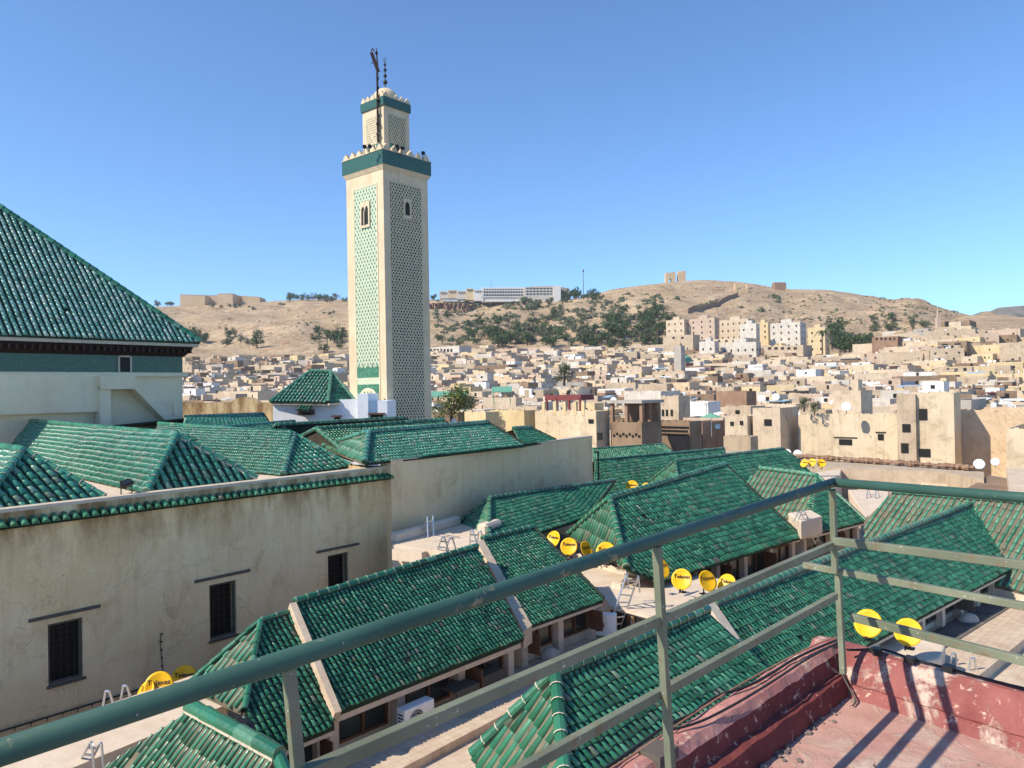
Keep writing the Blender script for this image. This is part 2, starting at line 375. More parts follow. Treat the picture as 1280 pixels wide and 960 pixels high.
def nave(label, E, R_, he, hr, w, plane_pt=None, clip=None, kind=('hip', 'hip'), mat='tile', pan='pan', lb=None, floor=None, seed=0, cap=.1, back=True, l=None, windows=True):
    """E: two eave pixels (left,right); R_: two ridge pixels"""
    E0, E1 = at(*E[0], he), at(*E[1], he); A0 = at(*R_[0], hr); p = pln(at(*clip, he) if clip else E0, E1, A0); E0 = on(p, *E[0]); A1 = on(p, *R_[1])
    root = empty('tiled_hall', Vector(((E0.x + E1.x) / 2, (E0.y + E1.y) / 2, E0.z - 1.9)), label, 'mosque hall', 'green tiled halls of the mosque')
    w *= .66; l = l or w * 1.35
    if clip: tile_slope('tile_slope', [E0, on(p, *clip), E1, A1, A0], (1, 2), root, w, l, mat, pan)
    else: tile_slope('tile_slope', [E0, E1, A1, A0], (0, 1), root, w, l, mat, pan)
    B0, B1 = mirror(E0, A0, A1), mirror(E1, A0, A1)
    if lb: B0 = on(pln(E0, E1, E0 + dirv(10)), *lb[:2]) if len(lb) < 3 else at(*lb)
    if back:
        plain('back_slope', [B1, B0, A0, A1], root, pan)
    if kind[0] == 'hip':
        tile_slope('tile_slope', [B0, E0, A0], (0, 1), root, w * 1.3, l * 1.3, 'tile_old', 'pan_old'); caps('hip_cap', E0, A0, root, cap, mat=mat); caps('hip_cap', B0, A0, root, cap, mat=mat)
    if kind[1] == 'hip':
        plain('end_slope', [E1, B1, A1], root, pan); caps('hip_cap', E1, A1, root, cap * .7, mat='pan', ring=False, lift=.02)
    caps('ridge_cap', A0, A1, root, cap, mat=mat)
    out = (E1 - E0).cross(Vector((0, 0, 1))); out.z = 0; out.normalize()
    if (E0 - A0).dot(out) < 0: out = -out
    if windows: under_eave(root, E0, E1, 20 - (floor or (he + 1.95)), out=out, seed=seed)
    return root, E0, E1, A0, A1, B0, B1, p, out

# ======================================================================= TERRAIN
def sm(a, b, x):
    t = max(0, min(1, (x - a) / (b - a))); return t * t * (3 - 2 * t)
def lerp_tab(tab, x):
    if x <= tab[0][0]: return tab[0][1]
    for (a, b), (c, d) in zip(tab, tab[1:]):
        if x <= c: return b + (d - b) * (x - a) / (c - a)
    return tab[-1][1]
GPROF = [(0, -17), (60, -16), (120, -15), (200, -13.5), (300, -6), (450, 5), (600, 24), (700, 36)]
RIDGE = [(-200, 392), (100, 390), (180, 384), (225, 382), (330, 377), (380, 374), (435, 374), (540, 374), (590, 376), (640, 376), (700, 376), (735, 370), (770, 361), (800, 357), (835, 353), (880, 349), (930, 352), (985, 361), (1040, 362), (1100, 371), (1160, 381), (1210, 393), (1250, 402), (1300, 410), (1500, 420)]
def px_of_u(u): return 640 + 960 * u
def ridgeY(x): return lerp_tab([(-200, 1300), (300, 1250), (540, 1100), (700, 1000), (880, 1050), (1100, 980), (1300, 900)], x)
def ridgeZ(x):
    yr = ridgeY(x); return (487 - .0185 * (x - 640) - lerp_tab(RIDGE, x)) / 960 * yr
def ground(u, Y):
    x = px_of_u(u)
    g = lerp_tab(GPROF, Y)
    g += 24 * sm(.46, .62, u) * sm(300, 430, Y)
    if Y > 640:
        yr = ridgeY(x); rz = ridgeZ(x); g0 = lerp_tab(GPROF, 640) + 24 * sm(.46, .62, u); s = (Y - 640) / (yr - 640)
        if s <= 1:
            k = s ** .9
            z = g0 + (rz - g0) * k
            a = min(1, s * 5) * min(1, (1 - s) * 6)
            z += a * 11 * noise.fractal(Vector((u * 9, Y / 160, 3)), 1, 2, 4)
            z += a * 5 * (abs(noise.noise(Vector((u * 28, Y / 60, 9)))) - .25)
        else:
            z = rz - (Y - yr) * .05
            z = max(z, -30)
        return z
    return g
def gz(x, Y): return 20 + ground((x - 640) / 960, Y)
m = MB(); us = [i / 100 * 1.0 for i in range(-140, 141)]
Ys = [2, 20, 40, 60, 80, 100, 130, 160, 200, 240, 280, 320, 360, 400, 440, 480, 520, 560, 600, 630] + [640 + i * 9 for i in range(1, 80)] + [1400, 1500, 1700, 1950]
vs = [Vector((u * Y, Y, 20 + ground(u, Y))) for Y in Ys for u in us]; nu = len(us)
m.add(vs, [(j * nu + i, j * nu + i + 1, (j + 1) * nu + i + 1, (j + 1) * nu + i) for j in range(len(Ys) - 1) for i in range(nu - 1)])
m.add([Vector((-60, -60, 3)), Vector((60, -60, 3)), Vector((60, 2.5, 3)), Vector((-60, 2.5, 3))], [(0, 1, 2, 3)])
t = NT('dry_hillside', .95, .1)
c = t.ramp(t.noise(.012, 8, .6), [(.3, (.44, .31, .18)), (.5, (.54, .40, .25)), (.7, (.62, .48, .31))])
c = t.mix(t.thr(t.noise(.03, 8, .7, dist=.8), .56, .64), c, (.38, .23, .14))
c = t.mix(t.thr(t.noise(.05, 7, .7, stretch=(1, 1, 3)), .57, .63), c, (.62, .50, .36))
c = t.mix(t.thr(t.noise(.10, 6, .7), .585, .64), c, (.10, .105, .06))
c = t.mix(t.thr(t.noise(.022, 10, .72, dist=1.5, stretch=(1, .6, 2.5)), .46, .60), c, (.42, .30, .19))
c = t.mix(.7, c, t.ramp(t.noise(.35, 7, .75), [(.32, (.16, .16, .16)), (.66, (.64, .64, .64))]), 'OVERLAY')
c = t.mix(t.thr(t.noise(.06, 9, .78, dist=1), .55, .62), c, (.30, .205, .13))
t.bump(t.noise(.09, 9, .7), .8, 4.5); M['hill'] = t.col(c)
struct(m.build('hillside_terrain', M['hill'], smooth=True))
# far mountain on the right
m = MB(); xs = list(range(1100, 1601, 10)); rows = [(2150, 0), (2300, .55), (2500, 1), (2700, .7), (2850, .2)]
for Y, k in rows:
    for x in xs:
        top = lerp_tab([(1100, 425), (1180, 408), (1225, 391), (1255, 384), (1290, 381), (1350, 374), (1600, 380)], x) + 2.0 * noise.noise(Vector((x / 14, 0, 0)))
        u = (x - 640) / 960; hz = 487 - .0185 * (x - 640)
        m.v.append((u * Y, Y, 20 + (hz - top) / 960 * 2500 * k - (1 - k) * 40))
n_ = len(xs)
for j in range(len(rows) - 1):
    for i in range(n_ - 1): m.f.append((j * n_ + i, j * n_ + i + 1, (j + 1) * n_ + i + 1, (j + 1) * n_ + i)); m.m.append(0)
t = NT('far_mountain', .95, .1); M['farhill'] = t.col(t.ramp(t.noise(.014, 8, .65), [(.4, (.06, .075, .05)), (.52, (.20, .17, .13)), (.7, (.34, .27, .20))]))
struct(m.build('distant_mountain', M['farhill'], smooth=True))
#%%PART2
# ======================================================================= MOSQUE HALLS (right of the plaster wall)
UPZ = Vector((0, 0, 1))
FL = 8.4
# hall C : three stepped slopes
pC = pln(at(420, 892, 7.1), at(656, 799, 7.1), at(480, 722, 5.15))
def C(x, y): return on(pC, x, y)
rootC = empty('tiled_hall', at(500, 880, FL), 'long green tiled hall before the plaster wall, its roof cut by two cream verges', 'mosque hall', 'green tiled halls of the mosque')
A = C(326, 778); H1 = C(306, 889)
tile_slope('tile_slope', [C(418, 906), A, C(362, 767), C(418, 906), C(300, 955), H1][3:] + [A, C(362, 767)], (1, 0), rootC, .145, .175)
R0, R1, S0, S1 = C(366, 759), C(594, 688), C(422, 891), C(652, 800)
lift = pC[1] * .14
tile_slope('tile_slope', [S0 + lift, S1 + lift, R1 + lift, R0 + lift], (0, 1), rootC, .135, .165)
def vergebar(a, b, w_, h_, par, mat='verge'):
    q = MB(); q.bar(a, b, w_, h_); return q.build('verge', M[mat], par)
vergebar(C(363, 762) + lift * .6, C(419, 899) + lift * .6, .16, .34, rootC)
p2 = pln(at(656, 783, 6.9), at(754, 750, 6.9), at(600, 677, 5.0))
def C2(x, y): return on(p2, x, y)
tile_slope('tile_slope', [C2(662, 781), C2(754, 749), C2(667, 660), C2(603, 675)], (0, 1), rootC, .14, .165)
q = MB(); a0, a1, a2, a3 = C2(597, 680), C2(604, 676), C2(665, 784), C2(654, 792)
q.hexa([v_ - UPZ * .45 for v_ in (a0, a1, a2, a3)], [v_ + UPZ * .06 for v_ in (a0, a1, a2, a3)]); q.build('verge', M['verge'], rootC)
backn = Vector((-.74, .67, 0))
bk = [R1 + lift, R0 + lift, R0 + backn * 2.4 - UPZ * 1.8, R1 + backn * 2.4 - UPZ * 1.8]
plain('back_slope', bk, rootC, 'pan'); a0, a1 = C2(603, 675), C2(667, 660); plain('back_slope', [a1, a0, a0 + backn * 2.4 - UPZ * 1.8, a1 + backn * 2.4 - UPZ * 1.8], rootC, 'pan')
plain('end_slope', [a1, a1 + backn * 2.4 - UPZ * 1.8, C2(754, 749)], rootC, 'pan')
B0 = at(236, 857, 20 - H1.z + .05)
tile_slope('tile_slope', [B0, H1, A], (0, 1), rootC, .2, .3, 'tile_old', 'pan_old')
plain('back_slope', [A, B0, R0 + backn * 2.4 - UPZ * 1.8, C(362, 767)], rootC, 'pan')
for a, b, r_ in ((R0 + lift, R1 + lift, .09), (C2(603, 675), C2(667, 660), .09), (A, C(362, 767), .06)): caps('ridge_cap', a, b, rootC, r_, .33)
for a, b, r_ in ((H1, A, .07), (B0, A, .06), ): caps('hip_cap', a, b, rootC, r_, .36, ring=False)
caps('hip_cap', C2(754, 749), C2(667, 660), rootC, .05, .36, mat='pan', ring=False)
dC = (S1 - S0); dC.z = 0; dC.normalize(); outC = Vector((dC.y, -dC.x, 0))
z9 = 20 - FL
under_eave(rootC, C(300, 955), C(418, 906), z9, out=outC, seed=1)
under_eave(rootC, S0, S1, z9, out=outC, seed=2, bay=2.0)
under_eave(rootC, C2(662, 781), C2(754, 749), 20 - 8.25, out=outC, seed=3, bay=1.5)

# halls built by eave and ridge pixels
rD = nave('large green tiled hall with a long straight ridge, right behind the yellow dishes', [(783, 710), (1001, 671)], [(762, 624), (907, 581)], 7.1, 4.6, .32, clip=(824, 726), lb=(712, 668, 6.5), seed=4, cap=.13)
rF = nave('green tiled hall directly at the foot of the tan wall with a striped triangular end', [(611, 685), (737, 645)], [(612, 624), (769, 601)], 6.1, 4.83, .25, lb=(573, 656, 6.0), seed=5, windows=False)
rG = nave('farthest low green tiled hall beyond the end of the tan wall', [(741, 577), (846, 568)], [(741, 562), (830, 556)], 5.45, 4.9, .33, kind=('none', 'hip'), seed=6, windows=False)
rG2 = nave('green tiled hall running from the tan wall end, behind the two small yellow dishes', [(742, 625), (912, 596)], [(744, 576), (905, 561)], 7.0, 5.0, .33, kind=('none', 'hip'), seed=7, windows=False)
rH = nave('green tiled hall with its peak beside the three tiny far yellow dishes', [(853, 634), (1028, 597)], [(844, 577), (979, 561)], 7.0, 4.8, .33, lb=(806, 608, 6.9), seed=8, windows=False)
# hall I : ridge runs across, striped slope to the left, hipped end towards us
rootI = empty('tiled_hall', at(1040, 670, 9), 'green tiled hall with a broad striped slope, behind the corner post of the railing', 'mosque hall', 'green tiled halls of the mosque')
pI = pln(at(917, 639, 7.1), at(991, 649, 7.1), at(950, 586, 4.9))
I0, I1, IE = on(pI, 950, 586), on(pI, 1021, 595), on(pI, 1010, 652)
tile_slope('tile_slope', [on(pI, 917, 639), on(pI, 991, 649), IE, I1, I0, on(pI, 930, 606)], (0, 1), rootI, .30, .36, 'tile_old', 'pan_old')
e0, e1 = at(1012, 668, 7.1), at(1081, 651, 7.1)
tile_slope('tile_slope', [e0, e1, I1], (0, 1), rootI, .22, .3)
plain('back_slope', [I0, I1, e1, I0 + (e1 - I1)], rootI, 'pan')
caps('ridge_cap', I0, I1, rootI, .13, mat='tile_old'); caps('hip_cap', IE, I1, rootI, .13); caps('hip_cap', e1, I1, rootI, .1)
dI = (e1 - e0); dI.z = 0; dI.normalize(); under_eave(rootI, e0, e1, z9, out=Vector((dI.y, -dI.x, 0)), seed=9)
# hall J
rootJ = empty('tiled_hall', at(1200, 690, 9), 'broad green hall with upright striped tiles under the right hand top rail', 'mosque hall', 'green tiled halls of the mosque')
J0, J1 = at(1115, 616, 5.0), at(1420, 640, 5.0)
dJ = (J1 - J0).normalized(); oJ = Vector((dJ.y, -dJ.x, 0)); oJ = oJ if oJ.x < 0 else -oJ
pJ = pln(J0, J1, J0 + oJ * 3.2 - UPZ * 2.2)
def J(x, y): return on(pJ, x, y)
tile_slope('tile_slope', [J(1300, 745), J(1083, 690), J(1080, 652), J0, J1, J(1420, 760)], (0, 1), rootJ, .24, .3, 'tile_old', 'pan_old')
plain('back_slope', [J0, J1, J1 - oJ * 3 - UPZ * 2.1, J0 - oJ * 3 - UPZ * 2.1], rootJ, 'pan'); caps('ridge_cap', J0, J1, rootJ, .12, mat='tile_old')
q = MB(); q.prism([J(1083, 690), J(1300, 745), J1 - UPZ * .3, J0 - UPZ * .3], 11); q.build('wall', M['cream_block'], rootJ)
# hall K and M
pK = pln(at(1272, 706, 7.1), at(1165, 762, 7.1), at(1213, 631, 5.2))
def K(x, y): return on(pK, x, y)
rootK = empty('tiled_hall', at(1165, 790, 9), 'long green tiled hall with a dark pale edged ridge, passing behind the railing corner', 'mosque hall', 'green tiled halls of the mosque')
tile_slope('tile_slope', [K(965, 866), K(1272, 706), K(1213, 631), K(892, 756)], (0, 1), rootK, .15, .185)
bK = Vector((-.66, .75, 0)); k0, k1 = K(892, 756), K(1213, 631)
plain('back_slope', [k1, k0, k0 + bK * 2.4 - UPZ * 1.9, k1 + bK * 2.4 - UPZ * 1.9], rootK, 'pan'); plain('end_slope', [k1, k1 + bK * 2.4 - UPZ * 1.9, K(1272, 706)], rootK, 'pan')
caps('ridge_cap', k0, k1, rootK, .11, .3, mat='tile_old', bed='grime'); caps('hip_cap', K(1272, 706), k1, rootK, .06)
v0, v1 = K(888, 757), K(958, 861); q = MB(); sd_ = (k1 - k0).normalized() * .16
q.hexa([v0 - sd_ - UPZ * .3, v0 + sd_ - UPZ * .3, v1 + sd_ - UPZ * .3, v1 - sd_ - UPZ * .3], [v0 - sd_ + UPZ * .1, v0 + sd_ + UPZ * .1, v1 + sd_ + UPZ * .1, v1 - sd_ + UPZ * .1]); q.build('verge', M['mortar'], rootK)
dK = (K(1272, 706) - K(1165, 762)); dK.z = 0; dK.normalize(); outK = Vector((dK.y, -dK.x, 0))
under_eave(rootK, K(1000, 848), K(1272, 706), 20 - 8.1, out=outK, seed=11, bay=1.6, frame='greywood')
rootM = empty('tiled_hall', at(780, 1100, 9), 'nearest green tiled hall with a thick shiny ridge, directly below the red parapet', 'mosque hall', 'green tiled halls of the mosque')
M0, M1 = at(694, 844, 5.3), at(884, 764, 5.3); dM = (M1 - M0).normalized(); oM = Vector((dM.y, -dM.x, 0))
ME0, ME1 = M0 + oM * 2.9 - dM * 2.9 - UPZ * 1.9, M1 + oM * 2.9 - UPZ * 1.9
MB0 = at(592, 945, 6.95)
tile_slope('tile_slope', [ME0, ME1, M1, M0], (0, 1), rootM, .165, .21)
tile_slope('tile_slope', [MB0, ME0, M0], (0, 1), rootM, .28, .3, 'tile', 'pan_old')
plain('back_slope', [M1, M0, MB0, M1 - oM * 2.9 - UPZ * 1.9], rootM, 'pan')
caps('ridge_cap', M0, M1, rootM, .12, .34); caps('hip_cap', ME0, M0, rootM, .12, .36); caps('hip_cap', MB0, M0, rootM, .10, .36)
q = MB(); q.prism([ME0 - UPZ * .15 + dM * .6 - oM * .3, ME1 - UPZ * .15 - oM * .3, M1 - oM * 2.5 - UPZ * 2.1, MB0 + dM * .5 - UPZ * .2], 11); q.build('wall', M['cream_block'], rootM)
# hall E : lower left corner
rootE = empty('tiled_hall', at(240, 1000, 9), 'green tiled hall in the bottom left corner with a fat glossy ridge pipe', 'mosque hall', 'green tiled halls of the mosque')
e0, e1 = at(239, 887, 6.3), at(346, 945, 6.3); dE = (e1 - e0).normalized(); oE = Vector((dE.y, -dE.x, 0)); oE = oE if oE.x < 0 else -oE
pE = pln(e0, e1, e0 + oE * 1.75 - UPZ * 1.7)
EE0 = e0 + oE * 2.6 - UPZ * 2.53; EE1 = e1 + oE * 2.6 - UPZ * 2.53
tile_slope('tile_slope', [on(pE, 125, 962), EE0 + dE * .3, EE1, e1, e0], (1, 2), rootE, .165, .26, 'tile', 'pan_old')
plain('back_slope', [e1, e0, e0 - oE * .7 - UPZ * 1.3, e1 - oE * .7 - UPZ * 1.3], rootE, 'grime')
caps('ridge_cap', e0 - dE * .05, e1 + dE * .05, rootE, .15, .62, bed='mortar', lift=.06, ring=False); caps('hip_cap', e1 + UPZ * -1.0 + dE * .9, e1, rootE, .12)
q = MB(); q.prism([e0 - UPZ * .3, e1 - UPZ * .3, EE1 - UPZ * .1 - oE * .4, EE0 - UPZ * .1 - oE * .4], 11); q.build('wall', M['cream_block'], rootE)

# ======================================================================= TERRACES of the mosque (flat paved roofs)
def slab(name, pts, h, z0, mat, label=None, cat='terrace', kind=None):
    q = MB(); q.prism([at(x, y, h) for x, y in pts] if len(pts[0]) == 2 else pts, z0); o = q.build(name, M[mat])
    if kind: struct(o)
    else: tag(o, label, cat)
    return o
ka, kb = at(0, 926, 7.7), at(168, 869, 7.7); kd = (kb - ka).normalized(); k0_, k1_ = ka - kd * 9, kb + kd * 8
q = MB(); q.prism([Vector((-13, 4, z9)), Vector((30, 4, z9)), Vector((46, 40, z9)), Vector((26, 72, z9)), Vector((5, 62, z9)), Vector((-4.4, 31, z9)), Vector((k1_.x, k1_.y, z9)), Vector((k0_.x, k0_.y, z9))], 3)
struct(q.build('roof_terrace', M['paving']))
q = MB(); q.prism([Vector((-30, 6, 20 - 9.5)), Vector((-8, 6, 20 - 9.5)), Vector((-4, 30, 20 - 9.5)), Vector((-10, 30, 20 - 9.5))], 2.9); struct(q.build('alley_floor', M['shade_grey']))
# gallery floor strips under eaves, their shade painted in dark grey
def strip(label, a, b, out, w0, w1, z, mat='shade_grey'):
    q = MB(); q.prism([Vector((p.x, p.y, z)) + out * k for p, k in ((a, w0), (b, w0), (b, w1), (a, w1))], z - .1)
    o = q.build('shade_walkway', M[mat]); struct(o); return o
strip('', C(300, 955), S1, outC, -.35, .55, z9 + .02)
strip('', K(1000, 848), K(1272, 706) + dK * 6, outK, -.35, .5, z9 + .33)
# raised strips with kerb
a, b = at(514, 954, 8.2), at(645, 885, 8.2); d_ = (b - a).normalized(); o_ = Vector((-d_.y, d_.x, 0))
q = MB(); q.prism([a - d_ * 6, b + d_ * 7, b + d_ * 7 + o_ * 1.75, a - d_ * 6 + o_ * 1.75], z9 - .1); tag(q.build('raised_walkway', M['paving']), 'raised cream paved walkway beside the hall with the cream verges', 'walkway')
a, b = at(1228, 841, 8.1), at(1280, 799, 8.1); d_ = (b - a).normalized(); o_ = Vector((-d_.y, d_.x, 0))
q = MB(); q.prism([a - d_ * 5, b + d_ * 12, b + d_ * 12 + o_ * 3.2, a - d_ * 5 + o_ * 3.2], z9 - .1); tag(q.build('raised_walkway', M['paving']), 'sunlit cream walkway with a tan kerb at the right edge below the railing', 'walkway')
# cross block between hall C and K
q = MB(); T3 = [Vector((3.2, 26.4, 12.6)), Vector((7.2, 21.8, 12.6)), Vector((11, 26.5, 12.6)), Vector((8.2, 29.0, 12.6)), Vector((3.6, 34.5, 12.6)), Vector((1.6, 31.2, 12.6)), Vector((3.0, 28.2, 12.6))]
xr = empty('flat_roof_block', Vector((4, 26, z9)), 'cream flat roofed cross block with the long ladder leaning on it', 'flat roof')
q.prism(T3, z9); q.build('roof_slab', M['cream_block'], xr)
d3 = (T3[1] - T3[0]).normalized(); o3 = Vector((d3.y, -d3.x, 0)); o3 = o3 if o3.y < 0 else -o3
for i in range(5):
    p = T3[0] + d3 * (.55 + .95 * i) + o3 * .02; g = MB(); g.box(Vector((p.x, p.y, 12.02)), d3 * .34, o3 * .03, UPZ * .36); g_ = g.build('window', M['dark'], xr)
    g = MB()
    for k in (-1, 1): g.box(Vector((p.x, p.y, 12.02)) + d3 * .36 * k + o3 * .05, d3 * .04, o3 * .04, UPZ * .40)
    g.build('frame', M['wood'], g_)
q = MB(); q.bar(T3[0] + o3 * .06 - UPZ * .06, T3[1] + o3 * .06 - UPZ * .06, .16, .1); q.build('eave_board', M['cream_block'], xr)
# low parapet step on its back edge
q = MB(); a, b = at(742, 704, 7.35), at(812, 722, 7.35); q.bar(a, b, .5, .35); q.build('ledge', M['cream_block'], xr)
# terrace between tan wall and hall C
t2 = empty('flat_roof_block', at(540, 680, 7), 'cream flat roof with a thick rounded kerb in the corner of the two walls', 'flat roof')
h5 = 5.85
pts = [at(490, 681, h5), at(528, 686, h5), at(600, 694, h5), at(622, 676, h5), at(605, 663, h5), at(574, 654, h5), at(490, 674, h5)]
q = MB(); q.prism(pts, z9 - .3); q.build('roof_slab', M['cream_block'], t2)
q = MB(); a, b = at(492, 677.5, h5), at(572, 655, h5); q.bar(a + UPZ * .16, b + UPZ * .16, .42, .42); o = q.build('kerb', M['cream_block'], t2); o.modifiers.new('b', 'BEVEL').width = .08
q = MB(); a, b = at(602, 669, h5), at(622, 662, h5); q.bar(a + UPZ * .2, b + UPZ * .2, .5, .5); o = q.build('kerb', M['cream_block'], t2); o.modifiers.new('b', 'BEVEL').width = .1
q = MB(); a, b = at(493, 684, h5), at(530, 688, h5); q.bar(a - UPZ * .25, b - UPZ * .25, .3, .4); q.build('ledge', M['cream_block'], t2)
# cream boxes
def pblock(label, pts, h, z0, mat='cream_block', cat='block', name='plaster_block'):
    q = MB(); q.prism([at(x, y, h) for x, y in pts], z0); o = q.build(name, M[mat]); tag(o, label, cat)
    bv = o.modifiers.new('b', 'BEVEL'); bv.width = .06; bv.segments = 2; return o
pblock('square cream plaster box with a ladder against it, beside the railing corner post', [(985, 641), (1001, 652), (1028, 645), (1013, 637)], 6.3, 20 - 7.15)
pblock('cream plaster ledge under the left yellow dishes of the middle group', [(694, 664), (716, 672), (728, 694), (700, 690), (686, 672)], 7.3, z9)
pblock('cream plaster block carrying two yellow dishes right of the railing corner', [(1010, 770), (1100, 778), (1182, 806), (1176, 822), (1080, 850), (1000, 820)], 7.6, z9)
pblock('cream low plaster block beside the three tiny far yellow dishes', [(1020, 590), (1052, 586), (1050, 594), (1024, 603)], 6.3, z9)
pblock('small cream block at the foot of the striped hall roof on the right', [(1083, 672), (1105, 660), (1112, 664), (1092, 680)], 7.2, z9)
pblock('pale flat roof beside the railing corner with two small ladder hooks', [(1060, 612), (1112, 612), (1106, 640), (1082, 646)], 7.2, z9)
pblock('cream block behind the ladder at the far right edge', [(1262, 672), (1300, 672), (1300, 700), (1270, 690)], 7.4, z9)
# terrace left below the plaster wall: raised block whose outer edge catches the sun
hk = 7.7; a, b = at(0, 926, hk), at(168, 869, hk); d_ = (b - a).normalized(); o_ = Vector((d_.y, -d_.x, 0))
tl_ = empty('flat_roof_block', a + d_ * 2 - UPZ * 1.3, 'sunlit cream flat roof with a raised kerb along the stained plaster wall, bottom left', 'flat roof')
q = MB(); q.prism([a - d_ * 5, b + d_ * 2.6, b + d_ * 2.6 + o_ * .35, a - d_ * 5 + o_ * .35], z9); q.build('kerb', M['cream_block'], tl_)
q = MB(); q.prism([a - d_ * 5 + o_ * .35 - UPZ * .16, b + d_ * 2.6 + o_ * .35 - UPZ * .16, b + d_ * 1.2 + o_ * 2.2 - UPZ * .16, a - d_ * 5 + o_ * 2.6 - UPZ * .16], z9); q.build('roof_slab', M['cream_block'], tl_)
# ======================================================================= PLASTER WALL BUILDING on the left
wl = empty('plaster_building', at(243, 840, 9.3), 'long windowed building with stained beige plaster and a fringe of green tiles', 'building')
W0, W1 = at(0, 640, 3.07), at(487, 584, 3.07); dW = (W1 - W0); dW.z = 0; LW = dW.length; dW.normalize(); oW = Vector((dW.y, -dW.x, 0))
Ws = W0 - dW * 14; LL = LW + 14
def wp(s, z, k=0): return Vector((W0.x, W0.y, 0)) + dW * s + oW * k + UPZ * z     # s metres from x=0, k outwards
ZT = W0.z
def wall_px(x, y):      # pixel on the wall face -> (s, z)
    d = ray(x, y); k = (W0 - EYE).dot(oW) / d.dot(oW); p = EYE + d * k
    return (p - W0).dot(dW), p.z
wins = []
for x0, x1, y0, y1 in ((60, 104, 776, 852), (262, 296, 728, 797), (410, 436, 692, 740)):
    s0, _ = wall_px(x0, (y0 + y1) / 2); s1, _ = wall_px(x1, (y0 + y1) / 2); _, zb = wall_px((x0 + x1) / 2, y1); _, zt = wall_px((x0 + x1) / 2, y0)
    wins.append((s0, s1, zb, zt))
q = MB(); T = .5; zb0 = 2.5
def wseg(s0, s1, z0, z1): q.hexa([wp(s0, z0, -T), wp(s1, z0, -T), wp(s1, z0), wp(s0, z0)][::-1], [wp(s0, z1, -T), wp(s1, z1, -T), wp(s1, z1), wp(s0, z1)][::-1])
cur = -14
for s0, s1, zb, zt in wins:
    wseg(cur, s0, zb0, ZT); wseg(s0, s1, zb0, zb); wseg(s0, s1, zt, ZT); cur = s1
wseg(cur, LW, zb0, ZT)
q.hexa([wp(LW, zb0, -T), wp(LW, zb0, -9), wp(LW - .5, zb0, -9), wp(LW - .5, zb0, -T)][::-1], [wp(LW, ZT, -T), wp(LW, ZT, -9), wp(LW - .5, ZT, -9), wp(LW - .5, ZT, -T)][::-1])
q.build('wall', M['wall_left'], wl)
q = MB(); q.hexa([wp(-14, ZT - .3, -.45), wp(LW - .5, ZT - .3, -.45), wp(LW - .5, ZT - .3, -16), wp(-14, ZT - .3, -16)], [wp(-14, ZT - .12, -.5), wp(LW - .5, ZT - .12, -.5), wp(LW - .5, ZT - .12, -16), wp(-14, ZT - .12, -16)]); q.build('flat_roof', M['cream_block'], wl)
q = MB(); q.box(wp(LW / 2 - 7, ZT + .02, -.17), dW * (LL / 2 + .04), oW * .20, UPZ * .05); q.build('coping', M['mortar'], wl)
# tile fringe
q = MB(); n = int(LL / .26); seg = 5; cs = [(math.cos(math.pi * i / seg), math.sin(math.pi * i / seg)) for i in range(seg + 1)]
for i in range(n):
    s = -14 + (i + .5) * LL / n; a = wp(s, ZT - .40, .30); b = wp(s, ZT - .26, .0); d_ = (b - a).normalized(); nn = dW.cross(d_); nn = nn if nn.z > 0 else -nn
    q.add([a + dW * x * .10 + nn * z * .10 for x, z in cs] + [b + dW * x * .09 + nn * z * .09 for x, z in cs], [(j, j + 1, j + seg + 2, j + seg + 1) for j in range(seg)] + [tuple(range(seg, -1, -1))])
q.build('tile_fringe', M['tile'], wl)
q = MB(); q.hexa([wp(-14, ZT - .50, 0), wp(LW, ZT - .50, 0), wp(LW, ZT - .46, .24), wp(-14, ZT - .46, .24)][::-1], [wp(-14, ZT - .30, 0), wp(LW, ZT - .30, 0), wp(LW, ZT - .43, .28), wp(-14, ZT - .43, .28)][::-1]); q.build('fringe_bed', M['pan'], wl)
for s0, s1, zb, zt in wins:
    q = MB(); c = wp((s0 + s1) / 2, (zb + zt) / 2, -.42); q.box(c, dW * (s1 - s0) / 2, oW * .03, UPZ * (zt - zb) / 2); g = q.build('window', M['dark'], wl)
    q = MB(); hw = (s1 - s0) / 2
    for k in (-1, 1): q.box(c + dW * (hw - .04) * k + oW * .3, d_ * 0 + dW * .04, oW * .04, UPZ * (zt - zb) / 2)
    for z_ in (zb + .04, zt - .04): q.box(Vector((c.x, c.y, z_)) + oW * .3, dW * (hw - .08), oW * .035, UPZ * .04)
    q.build('frame', M['greywood'], g)
    q = MB(); nb = max(5, int((s1 - s0) / .17))
    for k in range(1, nb): q.tube(wp(s0 + (s1 - s0) * k / nb, zb, -.13), wp(s0 + (s1 - s0) * k / nb, zt, -.13), .012, n=5)
    nb = int((zt - zb) / .17)
    for k in range(1, nb): q.tube(wp(s0, zb + (zt - zb) * k / nb, -.115), wp(s1, zb + (zt - zb) * k / nb, -.115), .010, n=5)
    q.build('grille', M['iron'], g)
    q = MB(); q.box(wp((s0 + s1) / 2, zt + .22, .0), dW * ((s1 - s0) * 1.02), oW * .045, UPZ * .045); q.build('lintel', M['greywood'], wl)
    q = MB(); q.box(wp((s0 + s1) / 2, zb - .03, .02), dW * (hw + .05), oW * .05, UPZ * .035); q.build('sill', M['greywood'], wl)
